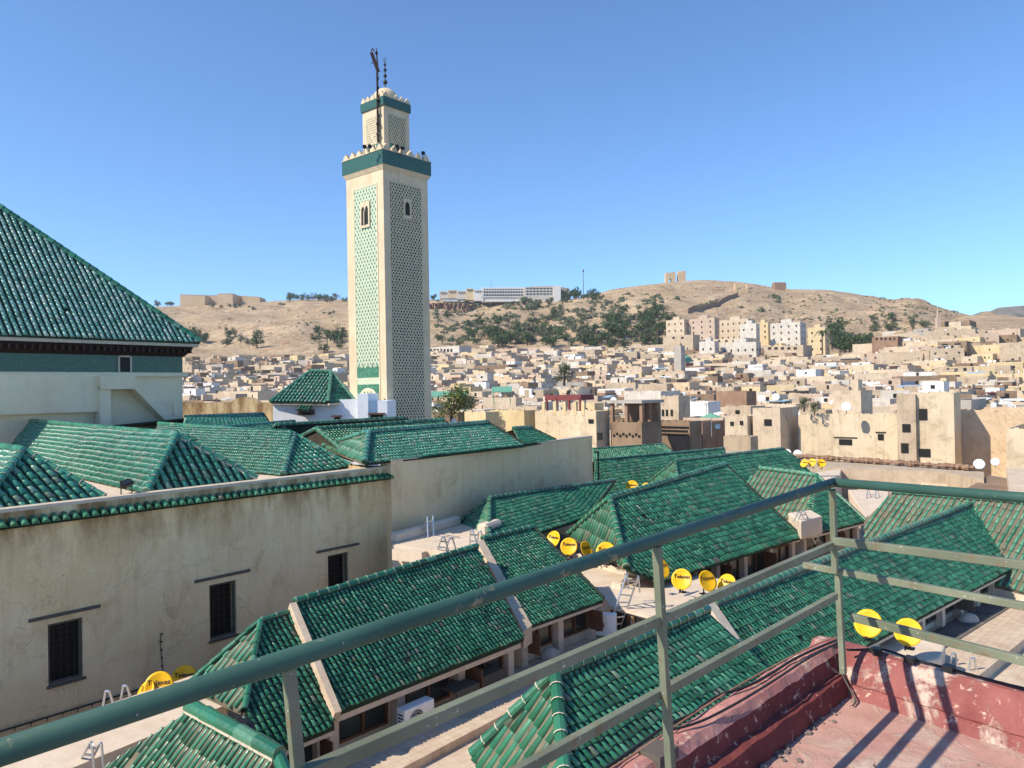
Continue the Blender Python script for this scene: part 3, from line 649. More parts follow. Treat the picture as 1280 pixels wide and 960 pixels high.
# iron rail at the foot of the wall, cable with clips
q = MB(); s_, z_ = wall_px(0, 912); q.tube(wp(-14, z_, .14), wp(LW, z_, .14), .025)
for i in range(70):
    s = -14 + i * LL / 70; q.tube(wp(s, z_, .14), wp(s, z_ - .14, .05), .012, n=5)
tag(q.build('pipe', M['iron']), 'rusty dark pipe on brackets along the foot of the stained plaster wall', 'pipe')
q = MB(); s_, z_ = wall_px(201, 792); s2, z2 = wall_px(203, 832); q.path([wp(s_, z_, .03), wp(s_ - .05, z_ - .25, .05), wp(s2, z2 - .2, .03)], .014, 6)
for k in range(5): q.ball(wp(s_ + .0, z_ - .25 * k, .05), .035, n=6, m=4)
tag(q.build('wall_cable', M['cable']), 'short black cable with clips hanging on the plaster wall above the dishes', 'cable')
# tan wall behind (set back)
wm = empty('plaster_wall', at(600, 650, 7), 'tall blank pinkish tan wall ending behind the green halls', 'wall')
V0, V1 = at(488.5, 576.5, 2.8), at(740, 546, 2.8); dV = (V1 - V0); dV.z = 0; dV.normalize(); oV = Vector((dV.y, -dV.x, 0))
q = MB(); bb = [V0 - oV * .6, V0, V1, V1 - oV * .6]; q.hexa([Vector((p.x, p.y, 3)) for p in bb][::-1], bb[::-1])
V2 = V1 - oV * 12; bb = [V1 - oV * .6, V1 - oV * .6 - dV * .6, V2 - dV * .6, V2]; q.hexa([Vector((p.x, p.y, 3)) for p in bb], bb)
q.build('wall_face', M['wall_mid'], wm)
q = MB(); q.bar(V0 - oV * .3 + UPZ * .03, V1 - oV * .3 + UPZ * .03, .68, .07); q.build('coping', M['mortar'], wm)
q = MB()
for i in range(22):
    s = .3 + i * .42; p = V0 + dV * s + oV * .03; z_ = 20 - 5.85 + .25 * (i % 2) * .6
    q.box(Vector((p.x, p.y, z_)), dV * .06, oV * .05, UPZ * .06)
q.build('beam_hole', M['dark'], wm)
q = MB(); p = V1 + dV * .15 + oV * .1; q.path([p - UPZ * .9, p + dV * .35 - UPZ * .9, p + dV * .35 - UPZ * 2.9, p - UPZ * 2.9], .05); q.build('bracket', M['iron'], wm)

# ---- hipped roofs on top of the plaster building
def xhall(label, ridge, hr, vb, hb, base, hbase, w=.28, seed=0, back=None):
    """ridge: [(far px),(apex px)], hr: 2 heights, base: two base px of the triangular end, w: pitch"""
    r0, r1 = at(*ridge[0], hr[0]), at(*ridge[1], hr[1]); b0, b1 = at(*base[0], hbase), at(*base[1], hbase)
    root = empty('tiled_hall', (b0 + b1) / 2, label, 'mosque hall', 'hipped green roofs on the plaster building')
    sh = r0 - r1
    f0, f1 = b0 + sh, b1 + sh; f0.z = f1.z = b0.z
    tile_slope('tile_slope', [f0, b0, r1, r0], (0, 1), root, w * .6, w * .74, 'tile_skylit')
    tile_slope('tile_slope', [b0, b1, r1], (0, 1), root, w, w * 1.15, 'tile_skylit')
    plain('back_slope', [b1, f1, r0, r1], root, 'pan')
    caps('ridge_cap', r0, r1, root, .12, .4, mat='tile_skylit', ring=False); caps('hip_cap', b0, r1, root, .12, mat='tile_skylit'); caps('hip_cap', b1, r1, root, .09, .45, mat='tile_skylit', bed='mortar')
    return root
xhall('leftmost hipped green roof on the plaster building, cut by the picture edge', [(-60, 551), (29, 564)], (1.62, 1.65), 0, 0, [(-32, 645), (130, 622)], 3.12, .30)
xhall('hipped turquoise roof in the middle on the plaster building, a floodlight at its foot', [(36, 527), (221, 545)], (1.25, 1.44), 0, 0, [(184, 615.5), (321, 599)], 3.12, .30)
xhall('hipped turquoise roof nearest the end of the plaster building', [(199, 531), (368, 544)], (1.5, 1.80), 0, 0, [(354, 593.5), (438, 583)], 3.12, .26)
nave('long pale green tiled roof just above the coping of the tan wall', [(456, 578.5), (656, 556)], [(461, 541), (610, 529)], 2.75, 1.73, .25, lb=(405, 558, 2.5), mat='tile_skylit', windows=False, cap=.12)
nave('thin strip of green roof second behind the tan wall, pointing at the minaret', [(440, 574), (600, 560)], [(396, 537.5), (554, 526)], 2.9, 1.7, .25, lb=(372, 549, 2.5), windows=False, cap=.12)
nave('thin strip of green roof third behind the tan wall, at the minaret foot', [(392, 557), (560, 545)], [(347, 532.5), (504, 523.5)], 2.9, 1.7, .27, lb=(325, 542, 2.5), windows=False, cap=.12)
nave('small striped green roof in front of the arched parapet', [(225, 552), (345, 541)], [(232, 522.5), (329, 518.5)], 2.1, 1.3, .33, mat='tile_skylit', kind=('none', 'hip'), windows=False, cap=.12)
nave('low green roof ridge between the arched parapet and the white house', [(278, 555), (380, 545)], [(278, 535.5), (368, 527.5)], 2.3, 1.7, .28, mat='tile_skylit', kind=('none', 'hip'), windows=False)
nave('small green roof peak showing over the far end of the tan wall', [(652, 556), (694, 550)], [(642, 537), (664, 535.5)], 2.75, 2.12, .25, windows=False, kind=('none', 'hip'), cap=.12)
# floodlight
fl = empty('floodlight', at(162, 617, 3.0), 'black floodlight standing at the foot of the turquoise roof', 'floodlight')
c = atY(158, 604, at(162, 617, 3.0).y); q = MB(); ux = (dW * .9 - oW * .4).normalized(); fz = (oW * .5 + UPZ * .75).normalized(); uy = fz.cross(ux).normalized(); ux = uy.cross(fz)
ring = [(-.2, -.09), (-.14, -.15), (.14, -.15), (.2, -.09), (.18, .12), (-.18, .12)]
q.add([c + ux * a_ + uy * b_ + fz * .05 for a_, b_ in ring] + [c + ux * a_ * .7 + uy * b_ * .7 - fz * .1 for a_, b_ in ring], [tuple(range(6)), tuple(range(11, 5, -1))] + [(i, i + 6, (i + 1) % 6 + 6, (i + 1) % 6) for i in range(6)]); q.build('lamp_housing', M['black'], fl)
q = MB(); q.box(c + fz * .055, ux * .14, uy * .09, fz * .01); q.build('lens', M['glass'], fl)
q = MB()
for k in (-1, 1): q.tube(c + ux * .2 * k, c + ux * .2 * k - UPZ * .35, .018, n=6)
q.tube(c - ux * .2 - UPZ * .35, c + ux * .2 - UPZ * .35, .018, n=6); q.build('bracket', M['iron'], fl)

# ======================================================================= BIG PRAYER HALL far left
bh = empty('prayer_hall', Vector((-30, 42, 12)), 'big building with a steep green pyramid roof and dark carved eaves, left edge', 'building')
Rb = Vector((-.4292 * 48, 48, 0)); db = -dirv(38); ob = Vector((-db.y, db.x, 0)); ob = ob if ob.y < 0 else -ob      # outwards: to the right and near
ob = dirv(128)
def bp(s, z, k=0): return Rb + db * s + ob * k + UPZ * z
def bz(y, x=228, k=0):  # z of pixel row on the right edge of the building
    d = ray(x, y); return 20 + d.z / d.y * 48
Lb = 26; zE = bz(437); z1 = bz(446); z2 = bz(466); zw = bz(560)
q = MB(); q.hexa([bp(0, 8), bp(Lb, 8), bp(Lb, 8, -Lb), bp(0, 8, -Lb)], [bp(0, z2), bp(Lb, z2), bp(Lb, z2, -Lb), bp(0, z2, -Lb)]); q.build('wall', M['wall_white'], bh)
q = MB(); q.hexa([bp(-.02, z2, .02), bp(Lb, z2, .02), bp(Lb, z2, -Lb), bp(-.02, z2, -Lb)], [bp(-.02, z1, .02), bp(Lb, z1, .02), bp(Lb, z1, -Lb), bp(-.02, z1, -Lb)]); q.build('mosaic_band', M['mosaic'], bh)
q = MB(); zc = zE + .15
q.hexa([bp(-.1, z1, .1), bp(Lb, z1, .1), bp(Lb, z1, -Lb), bp(-.1, z1, -Lb)], [bp(-.3, z1 + .25, .3), bp(Lb, z1 + .25, .3), bp(Lb, z1 + .25, -Lb), bp(-.3, z1 + .25, -Lb)])
q.hexa([bp(-.35, z1 + .25, .35), bp(Lb, z1 + .25, .35), bp(Lb, z1 + .25, -Lb), bp(-.35, z1 + .25, -Lb)], [bp(-.5, zc, .5), bp(Lb, zc, .5), bp(Lb, zc, -Lb), bp(-.5, zc, -Lb)])
for i in range(70): q.box(bp(i * .37 - .2, z1 + .32, .58), db * .06, ob * .12, UPZ * .12)
q.build('carved_cornice', M['darkwood'], bh)
Re = bp(-.55, bz(437), .6)
q = MB(); q.hexa([bp(-.7, zc, .75), bp(Lb + .7, zc, .75), bp(Lb + .7, zc, -Lb), bp(-.7, zc, -Lb)], [bp(-.7, zc + .28, .75), bp(Lb + .7, zc + .28, .75), bp(Lb + .7, zc + .28, -Lb), bp(-.7, zc + .28, -Lb)]); q.build('fascia', M['mortar'], bh)
zr = zc + .30; a = bp(-.75, zr, .8); b = bp(Lb + .7, zr, .8); cth = Lb / 2; ap = bp(cth, zr + cth * 1.05, -cth + .8)
tile_slope('tile_slope', [b, a, ap], (0, 1), bh, .33, .34, 'tile_skyglint', 'pan')
a2 = bp(-.75, zr, -Lb); plain('back_slope', [a, a2, ap], bh, 'pan'); plain('back_slope', [a2, bp(Lb + .7, zr, -Lb), ap], bh, 'pan'); plain('back_slope', [bp(Lb + .7, zr, -Lb), b, ap], bh, 'pan')
caps('hip_cap', a, ap, bh, .2, .5, ring=False)
# ledges, window, sloping buttress
def bpx(x, y, k=0):
    d = ray(x, y); t_ = ((Rb + ob * k) - Vector((0, 0, 0))).dot(ob) / d.dot(ob); p = EYE + d * t_; return (p - Rb).dot(db), p.z
q = MB(); s0, _ = bpx(163, 456); s1, _ = bpx(148, 456); c = bp((s0 + s1) / 2, (bz(448) + bz(465)) / 2, .03); q.box(c, db * (s1 - s0) / 2, ob * .03, UPZ * .42); g = q.build('window', M['dark'], bh)
q = MB()
for k in (-1, 1): q.box(c + db * (s1 - s0) / 2 * k + ob * .03, db * .05, ob * .04, UPZ * .47)
q.box(c + ob * .03 + UPZ * .47, db * ((s0 - s1) / 2 + .06), ob * .042, UPZ * .05)
q.build('frame', M['mortar'], g)
q = MB(); q.box(bp(Lb / 2 - .1, z2 - .12, .12), db * (Lb / 2 + .15), ob * .12, UPZ * .12); q.build('ledge', M['wall_white'], bh)
q = MB()
s0, za = bpx(0, 516, .1); s1, zb_ = bpx(124, 508, .1)
q.box(bp((s0 + s1) / 2 + 2, (z2 + za) / 2 - .1, .25), db * ((s0 - s1) / 2 + 2), ob * .25, UPZ * ((z2 - za) / 2)); q.build('ledge', M['wall_white'], bh)
q = MB(); sA, zA = bpx(124, 468, .5); sB, zB = bpx(165, 484, .5); sC, zC = bpx(215, 527, .5)
def rib(sa, za_, sb, zb2, th, k0=.0, k1=.9):
    q.hexa([bp(sa, za_ - th, k0), bp(sb, zb2 - th, k0), bp(sb, zb2 - th, k1), bp(sa, za_ - th, k1)], [bp(sa, za_, k0), bp(sb, zb2, k0), bp(sb, zb2, k1), bp(sa, za_, k1)])
sA, zA = bpx(126, 470, .9); sB, zB = bpx(168, 470, .9); sC, zC = bpx(222, 520, .9)
rib(sA, zA, sB, zA, .75); rib(sB, zA, sC, zC - .3, .75)
q.box(bp(sA - .3, (zA - .4 + 12) / 2, .4), db * .3, ob * .35, UPZ * ((zA - .7 - 12) / 2)); q.build('stair_buttress', M['wall_white'], bh)
q = MB(); s5, z5 = bpx(219, 512, .9); q.box(bp(s5, z5 - .2, .9), db * .12, ob * .12, UPZ * .7); q.build('post', M['wall_white'], bh)
# arched parapet
ap_ = MB(); Y0 = 66
def up(x, y, Y=Y0): return atY(x, y, Y)
pts = [(205, 504), (289, 502.5), (294, 499), (301, 496.6), (308, 496), (315, 497), (321, 500), (325, 503), (343, 502.5), (343, 530), (205, 530)]
f = [up(x, y) for x, y in pts]; bk_ = [p + Vector((0, .5, 0)) for p in f]; n = len(f)
ap_.add(f + bk_, [tuple(range(n - 1, -1, -1)), tuple(range(n, 2 * n))] + [(i, (i + 1) % n, (i + 1) % n + n, i + n) for i in range(n)])
tag(ap_.build('parapet_wall', M['wall_left']), 'beige parapet wall with a rounded hump, left of the white house', 'wall')
# white house with pyramid roof
wh = empty('white_house', up(410, 540, 59.5), 'white house with a green pyramid roof at the foot of the minaret', 'house')
def uw(x, y, Y=59.5): return atY(x, y, Y)
q = MB(); a, b = uw(341, 501), uw(450, 501); q.cube(a.x, b.x, 59.5, 66.5, 14, a.z); 
a2, b2 = uw(449, 492), uw(462, 492); q.cube(a2.x, b2.x, 58.8, 63.5, 14, a2.z); a3, b3 = uw(462, 501), uw(485, 501); q.cube(a3.x, b3.x, 59.1, 63.5, 14, a3.z); q.build('wall', M['white'], wh)
e0, e1, e2, e3 = uw(338, 502, 59.2), uw(410, 503, 58.5), uw(443, 501, 61), atY(360, 499, 66.5)
r0, r1 = uw(389, 464, 63), uw(414, 465, 62.5)
tile_slope('tile_slope', [e0, e1, r1, r0], (0, 1), wh, .30, .5, 'tile_skylit'); tile_slope('tile_slope', [e1, e2, r1], (0, 1), wh, .32, .5)
plain('back_slope', [e2, e3, r0, r1], wh, 'pan'); plain('back_slope', [e3, e0, r0], wh, 'pan')
for a, b in ((e0, r0), (e1, r1), (e2, r1), (r0, r1)): caps('ridge_cap', a, b, wh, .14, .5, mat='tile_skylit')
q = MB(); q.bar(e0 - UPZ * .15 + Vector((0, .2, 0)), e1 - UPZ * .15 + Vector((0, .2, 0)), .3, .15); q.bar(e1 - UPZ * .15, e2 - UPZ * .15, .3, .15); q.build('eave_board', M['mortar'], wh)
for x0, x1, y0, y1 in ((420, 426, 521, 525), (465, 480, 518, 522)):
    a, b = uw(x0, y1), uw(x1, y0); q = MB(); q.cube(a.x, b.x, 59 - .02, 59.4, a.z, b.z); g = q.build('window', M['dark'], wh)
    q = MB(); q.cube(a.x - .2, b.x + .2, 58.8, 59.05, b.z + .02, b.z + .14); q.build('lintel', M['wood'], g)
a, b = uw(373, 519, 58.5), uw(389, 512, 58.5); q = MB(); q.cube(a.x, b.x, 58.4, 59.55, a.z, b.z); g = q.build('window', M['darkwood'], wh)
tile_slope('awning', [atY(371, 512, 58.1), atY(387, 513, 58.1), atY(391, 504.5, 59.4), atY(376, 503.5, 59.4)], (0, 1), wh, .22, .35)

# ======================================================================= MINARET
mn = empty('minaret', Vector((-10.6, 66, 5)), 'tall square minaret with lattice panels and a green tiled band, rising over the roofs', 'minaret')
NC = atY(478.3, 187, 63.5); NC.z = 0; sS = 4.98
dr = dirv(41); dl = dirv(-49)
def mz(y, x=478): 
    d = ray(x, y); return 20 + d.z / d.y * 63.5
t = NT('minaret_plaster', .88, .15)
c = t.ramp(t.noise(.7, 6, .6), [(.3, (.60, .47, .32)), (.7, (.72, .58, .41))]); c = t.mix(t.thr(t.noise(1.3, 6, .65, stretch=(1.6, 1.6, .2)), .55, .85), c, (.42, .31, .20)); t.bump(t.noise(6, 5), .2, .02); M['minaret'] = t.col(c)
M['panelgreen'] = flat('panel_green_tiles', (.035, .13, .085), .4, var=.3); M['panelwhite'] = flat('panel_cream_tiles', (.54, .58, .43), .6, var=.08)
M['lattice'] = flat('lattice_plaster', (.70, .60, .42), .8, var=.1); M['paneldark'] = flat('panel_dark_green', (.03, .06, .04), .5, var=.3)
M['motif'] = flat('motif_green', (.07, .22, .14), .4, var=.25)
def mprism(q, off, z0, z1, off1=None):
    """square centred on minaret axis; off = outset from shaft faces"""
    off1 = off if off1 is None else off1
    def sq(o, z): 
        a = NC - dr * o - dl * o; return [a + UPZ * z, a + dr * (sS + 2 * o) + UPZ * z, a + dr * (sS + 2 * o) + dl * (sS + 2 * o) + UPZ * z, a + dl * (sS + 2 * o) + UPZ * z]
    q.hexa(sq(off, z0), sq(off1, z1))
zc0 = mz(211); zb1 = mz(205.5); zb2_ = mz(187.5)
q = MB(); mprism(q, 0, 4, zc0); q.build('shaft', M['minaret'], mn)
q = MB(); mprism(q, .03, zc0, zb1, .22); q.build('cornice', M['minaret'], mn)
q = MB(); mprism(q, .24, zb1, zb2_); q.build('tile_band', M['mosaic'], mn)
q = MB(); mprism(q, .28, zb2_, zb2_ + .08); q.build('ledge', M['minaret'], mn)
def merlons(off, z, nper, h, w_):
    for side in range(4):
        a = NC - dr * off - dl * off; L = sS + 2 * off
        c0, d_ = ((a, dr), (a, dl), (a + dr * L, dl), (a + dl * L, dr))[side]; o_ = dl if side in (0, 3) else dr
        sg = -1 if side in (0, 1) else 1
        for i in range(nper):
            p = c0 + d_ * (L * (i + .5) / nper) - o_ * .15 * sg * -1 if False else c0 + d_ * (L * (i + .5) / nper) + o_ * (.15 if side in (0, 1) else -.15)
            q = MB(); pr = [(-.42, 0), (.42, 0), (.42, .45), (.26, .45), (.26, .72), (.1, .72), (.0, 1.0), (-.1, .72), (-.26, .72), (-.26, .45), (-.42, .45)]
            fr = [p + d_ * (x * w_) + UPZ * (z + y * h) - o_ * .13 for x, y in pr]; b_ = [v_ + o_ * .26 for v_ in fr]; k = len(fr)
            q.add(fr + b_, [tuple(range(k)), tuple(range(2 * k - 1, k - 1, -1))] + [(j, j + k, (j + 1) % k + k, (j + 1) % k) for j in range(k)]); q.build('merlon', M['minaret'], mn)
merlons(.22, zb2_ + .08, 6, .52, .70)
# right face: lattice
def panel_lattice(a, du, W, z0, z1, n, face_out, pw=.30, bw=.085, hh=None):
    """diamond lattice of bars over a dark sunk panel"""
    q = MB(); q.box(a + du * W / 2 + UPZ * (z0 + z1) / 2 + face_out * .0, du * W / 2, face_out * .02, UPZ * (z1 - z0) / 2); pn = q.build('lattice_panel', M['paneldark'], mn)
    q = MB(); H = z1 - z0; hh = hh or pw * 1.55; o = a + face_out * .045 + UPZ * z0
    k = -int(H / hh) - 1; slope = hh / pw
    for s in (1, -1):
        for i in range(-int(H / hh) - 2, n + int(H / hh) + 3):
            x0 = i * W / n; pts = []
            # line: y = s*slope*(x-x0)
            t0, t1 = 0, H; xa = x0; xb = x0 + s * H / slope
            lo, hi = (xa, xb) if s > 0 else (xb, xa)
            def yx(x): return (x - x0) * s * slope
            xl, xh = max(0, min(xa, xb)), min(W, max(xa, xb))
            if xh - xl < .03: continue
            q.bar(o + du * xl + UPZ * yx(xl), o + du * xh + UPZ * yx(xh), .06, bw, up=face_out.cross(du)) if False else q.bar(o + du * xl + UPZ * yx(xl), o + du * xh + UPZ * yx(xh), bw, .05, up=face_out)
    q.build('lattice', M['lattice'], pn)
    return pn
oR = -dl; oL = -dr
u0, u1 = .10 * sS, .82 * sS
zt_, zb3 = mz(227), mz(540)
panel_lattice(NC + dr * (.15 * sS) + oR * .0, dr, .69 * sS, mz(545), mz(224) , 11, oR)
# window in the right face
def arch_window(c, du, fo, w_, h_, fr=.18):
    q = MB(); q.box(c + fo * .09, du * (w_ / 2 + fr), fo * .05, UPZ * (h_ / 2 + fr * 1.6)); wn = q.build('window_surround', M['minaret'], mn)
    q = MB(); pr = [(-.5, -.5), (.5, -.5), (.5, .2), (.38, .38), (.2, .47), (0, .5), (-.2, .47), (-.38, .38), (-.5, .2)]
    f_ = [c + fo * .15 + du * x * w_ + UPZ * y * h_ for x, y in pr]; b_ = [v_ - fo * .1 for v_ in f_]; k = len(f_)
    q.add(f_ + b_, [tuple(range(k)), tuple(range(2 * k - 1, k - 1, -1))] + [(j, (j + 1) % k, (j + 1) % k + k, j + k) for j in range(k)]); q.build('opening', M['dark'], wn)
    return wn
arch_window(NC + dr * (.50 * sS) + UPZ * mz(255), dr, oR, .5, 1.15)
# left face: pale panel with small green motifs
P0 = NC + dl * (.17 * sS); PW = .62 * sS; zt_ = mz(227); zq = mz(461)
q = MB(); q.box(P0 + dl * PW / 2 + UPZ * (zt_ + mz(500)) / 2, dl * PW / 2, oL * .02, UPZ * (zt_ - mz(500)) / 2); pl_ = q.build('mosaic_panel', M['panelwhite'], mn)
q = MB(); nr = int((zt_ - zq) / .30)
for j in range(nr):
    for i in range(8):
        x = (i + .5 + (.5 if j % 2 else 0)) * PW / 8
        if x > PW - .1: continue
        z_ = zq + .2 + j * .30
        if z_ > zt_ - .15: continue
        c = P0 + dl * x + UPZ * z_ + oL * .03; s = .095; hh_ = .155
        fr = [c - dl * s - UPZ * .02, c - UPZ * hh_, c + dl * s - UPZ * .02, c + dl * s * .45 + UPZ * .04, c + UPZ * hh_, c - dl * s * .45 + UPZ * .04]; b_ = [v_ - oL * .03 for v_ in fr]
        q.add(fr + b_, [tuple(range(6)), tuple(range(11, 5, -1))] + [(t_, t_ + 6, (t_ + 1) % 6 + 6, (t_ + 1) % 6) for t_ in range(6)])
q.build('green_motifs', M['motif'], pl_)
# frame around the left panel
q = MB()
for x in (0, PW): q.box(P0 + dl * x + UPZ * (zt_ + mz(500)) / 2, dl * .05, oL * .05, UPZ * (zt_ - mz(500)) / 2)
q.box(P0 + dl * PW / 2 + UPZ * zt_, dl * (PW / 2 + .05), oL * .052, UPZ * .05); q.build('panel_frame', M['lattice'], pl_)
q = MB(); za_, zb_ = mz(471), mz(458.5)
q.box(P0 + dl * PW / 2 + UPZ * (za_ + zb_) / 2, dl * (PW / 2 - .12), oL * .05, UPZ * (zb_ - za_) / 2)
for i in range(5): q.tube(P0 + dl * (PW * (i + .5) / 5) + UPZ * zb_ - oL * .02, P0 + dl * (PW * (i + .5) / 5) + UPZ * (zb_ + .35) - oL * .02, .14, .05, 6)
q.build('green_frieze', M['motif'], pl_)
q = MB(); za_, zb_ = mz(500), mz(480); q.box(P0 + dl * PW / 2 + UPZ * (za_ + zb_) / 2, dl * (PW / 2 - .12), oL * .05, UPZ * (zb_ - za_) / 2); ga = q.build('green_arch_panel', M['motif'], pl_)
q = MB(); c = P0 + dl * PW / 2 + UPZ * mz(501) + oL * .07; n = 14; rr = PW / 2 - .25
f_ = [c + dl * math.cos(math.pi * i / n) * rr + UPZ * math.sin(math.pi * i / n) * rr * .85 for i in range(n + 1)]; b_ = [v_ - oL * .03 for v_ in f_]; k = n + 1
q.add(f_ + b_, [tuple(range(k)), tuple(range(2 * k - 1, k - 1, -1))] + [(j, j + k, (j + 1) % k + k, (j + 1) % k) for j in range(k)]); q.build('arch', M['lattice'], ga)
q = MB()
for i in range(5):
    for j in range(4):
        x = (i - 2) * .42 + (.2 if j % 2 else 0); z_ = .15 + j * .28
        if (x / rr) ** 2 + (z_ / (rr * .85)) ** 2 < .72: q.box(c + dl * x + UPZ * z_ + oL * .012, dl * .07, oL * .015, UPZ * .09)
q.build('arch_piercings', M['motif'], ga)
# paired window on the left face
c = NC + dl * (.47 * sS) + UPZ * mz(263); q = MB(); q.box(c + oL * .08, dl * .62, oL * .05, UPZ * 1.1); wn = q.build('window_surround', M['minaret'], mn)
for k in (-1, 1):
    q = MB(); pr = [(-.2, -.85), (.2, -.85), (.2, .45), (.12, .65), (0, .72), (-.12, .65), (-.2, .45)]
    f_ = [c + oL * .14 + dl * (x + k * .25) + UPZ * y for x, y in pr]; b_ = [v_ - oL * .1 for v_ in f_]; n = len(f_)
    q.add(f_ + b_, [tuple(range(n)), tuple(range(2 * n - 1, n - 1, -1))] + [(j, j + n, (j + 1) % n + n, (j + 1) % n) for j in range(n)]); q.build('opening', M['dark'], wn)
q = MB(); q.tube(c + oL * .2 - UPZ * .85, c + oL * .2 + UPZ * .3, .06); q.build('column', M['minaret'], wn)
# lantern
s2 = 2.85; oc = (sS - s2) / 2; LC = NC + dr * oc + dl * oc; zl0 = zb2_ - .1; zl1 = mz(131.5, 478) + .1; zl1 = 20 + ray(478, 131).z / ray(478, 131).y * (63.5 + oc * 1.41)
zl2 = 20 + ray(478, 120).z / ray(478, 120).y * (63.5 + oc * 1.41)
def lpr(q, off, z0, z1):
    a = LC - dr * off - dl * off; L = s2 + 2 * off; b = [a, a + dr * L, a + dr * L + dl * L, a + dl * L]
    q.hexa([v_ + UPZ * z0 for v_ in b], [v_ + UPZ * z1 for v_ in b])
q = MB(); lpr(q, 0, zl0, zl1); q.build('lantern', M['minaret'], mn)
q = MB(); lpr(q, .12, zl1, zl2); q.build('tile_band', M['mosaic'], mn)
for side in range(4):
    a = LC - dr * .1 - dl * .1; L = s2 + .2; c0, d_, o_ = ((a, dr, dl), (a, dl, dr), (a + dr * L, dl, -dr), (a + dl * L, dr, -dl))[side]
    for i in range(5):
        p = c0 + d_ * (L * (i + .5) / 5) + o_ * .1; q = MB(); pr = [(-.26, 0), (.26, 0), (.26, .22), (.14, .3), (0, .5), (-.14, .3), (-.26, .22)]
        fr = [p + d_ * x + UPZ * (zl2 + y) - o_ * .08 for x, y in pr]; b_ = [v_ + o_ * .16 for v_ in fr]; k = len(fr)
        q.add(fr + b_, [tuple(range(k)), tuple(range(2 * k - 1, k - 1, -1))] + [(j, j + k, (j + 1) % k + k, (j + 1) % k) for j in range(k)]); q.build('merlon', M['minaret'], mn)
zp0, zp1 = zl0 + (zl1 - zl0) * .30, zl0 + (zl1 - zl0) * .86
panel_lattice(LC + dr * .55, dr, 1.85, zp0, zp1, 7, oR, bw=.075)
panel_lattice(LC + dl * .55, dl, 1.85, zp0, zp1, 7, oL, bw=.13)
for du, fo in ((dr, oR), (dl, oL)):
    for k in (-1, 0, 1):
        c = LC + du * (s2 / 2 + k * .62) + UPZ * (zp0 - .32) + fo * .05; q = MB(); pr = [(-.22, -.55), (.22, -.55), (.22, .2), (.1, .42), (0, .5), (-.1, .42), (-.22, .2)]
        f_ = [c + du * x + UPZ * y for x, y in pr]; b_ = [v_ - fo * .08 for v_ in f_]; n = len(f_)
        q.add(f_ + b_, [tuple(range(n)), tuple(range(2 * n - 1, n - 1, -1))] + [(j, j + n, (j + 1) % n + n, (j + 1) % n) for j in range(n)]); q.build('niche', M['dark'] if k == 0 and fo is oR else M['motif'], mn)
LCc = LC + dr * s2 / 2 + dl * s2 / 2
q = MB(); q.ball(LCc + UPZ * (zl2 + .42), 1.1, 1.1, 1.0, 20, 12); q.build('dome', M['minaret'], mn, smooth=True)
Yl = LCc.y
def lz(y): return 20 + ray(479, y).z / ray(479, y).y * Yl
q = MB(); q.tube(LCc + UPZ * lz(109), LCc + UPZ * lz(76), .045, n=6)
for y, r_ in ((103, .2), (95, .16), (87.5, .15), (81, .12)): q.ball(LCc + UPZ * lz(y), r_, n=12, m=8)
n = 12
for i in range(n):
    a_ = 2 * math.pi * i / n; b_ = 2 * math.pi * (i + 1) / n; cc = LCc + UPZ * lz(74.5); q.tube(cc + dl * math.cos(a_) * .16 + UPZ * math.sin(a_) * .16, cc + dl * math.cos(b_) * .16 + UPZ * math.sin(b_) * .16, .025, n=5)
q.build('finial', M['iron'], mn, smooth=True)
# flag mast with gallows arm
c = atY(472.5, 178, 65.2); top = atY(471.5, 78, 65.2); q = MB(); q.bar(c, top, .16, .16); pole = q.build('mast', M['darkwood'], mn)
q = MB(); q.bar(atY(473, 90, 65.2), atY(464.5, 66, 65.2), .12, .3); q.bar(top, atY(471, 64, 65.2), .1, .1)
q.path([atY(463.5, 66, 65.2), atY(465.5, 60.5, 65.2), atY(468, 64, 65.2)], .05, 6); q.tube(atY(470.5, 70, 65.2), atY(470.5, 60, 65.2), .04, n=6); q.ball(atY(470.5, 66, 65.2), .14, n=8, m=6); q.tube(atY(464, 80, 65.2), atY(467, 76, 65.2), .03, n=5)
q.build('gallows_arm', M['darkwood'], pole)
for i, y in enumerate((98, 110, 125, 140, 155, 168)): 
    q = MB(); q.ball(atY(471.6 + y / 300, y, 65.1), .14, n=6, m=4, jit=.2); q.build('mast_lamp', M['black'], pole)
# loudspeakers on the gallery
for x, y in ((455, 185), (461.5, 184.5), (502, 187), (528, 193)):
    p = atY(x, y, 63.2 if x < 480 else 64.5); q = MB(); q.tube(p, p + Vector((.1, -.25, .03)), .07, .19, 10); q.tube(p, p - UPZ * .5, .04, n=6)
    q.build('loudspeaker', M['black'], mn)

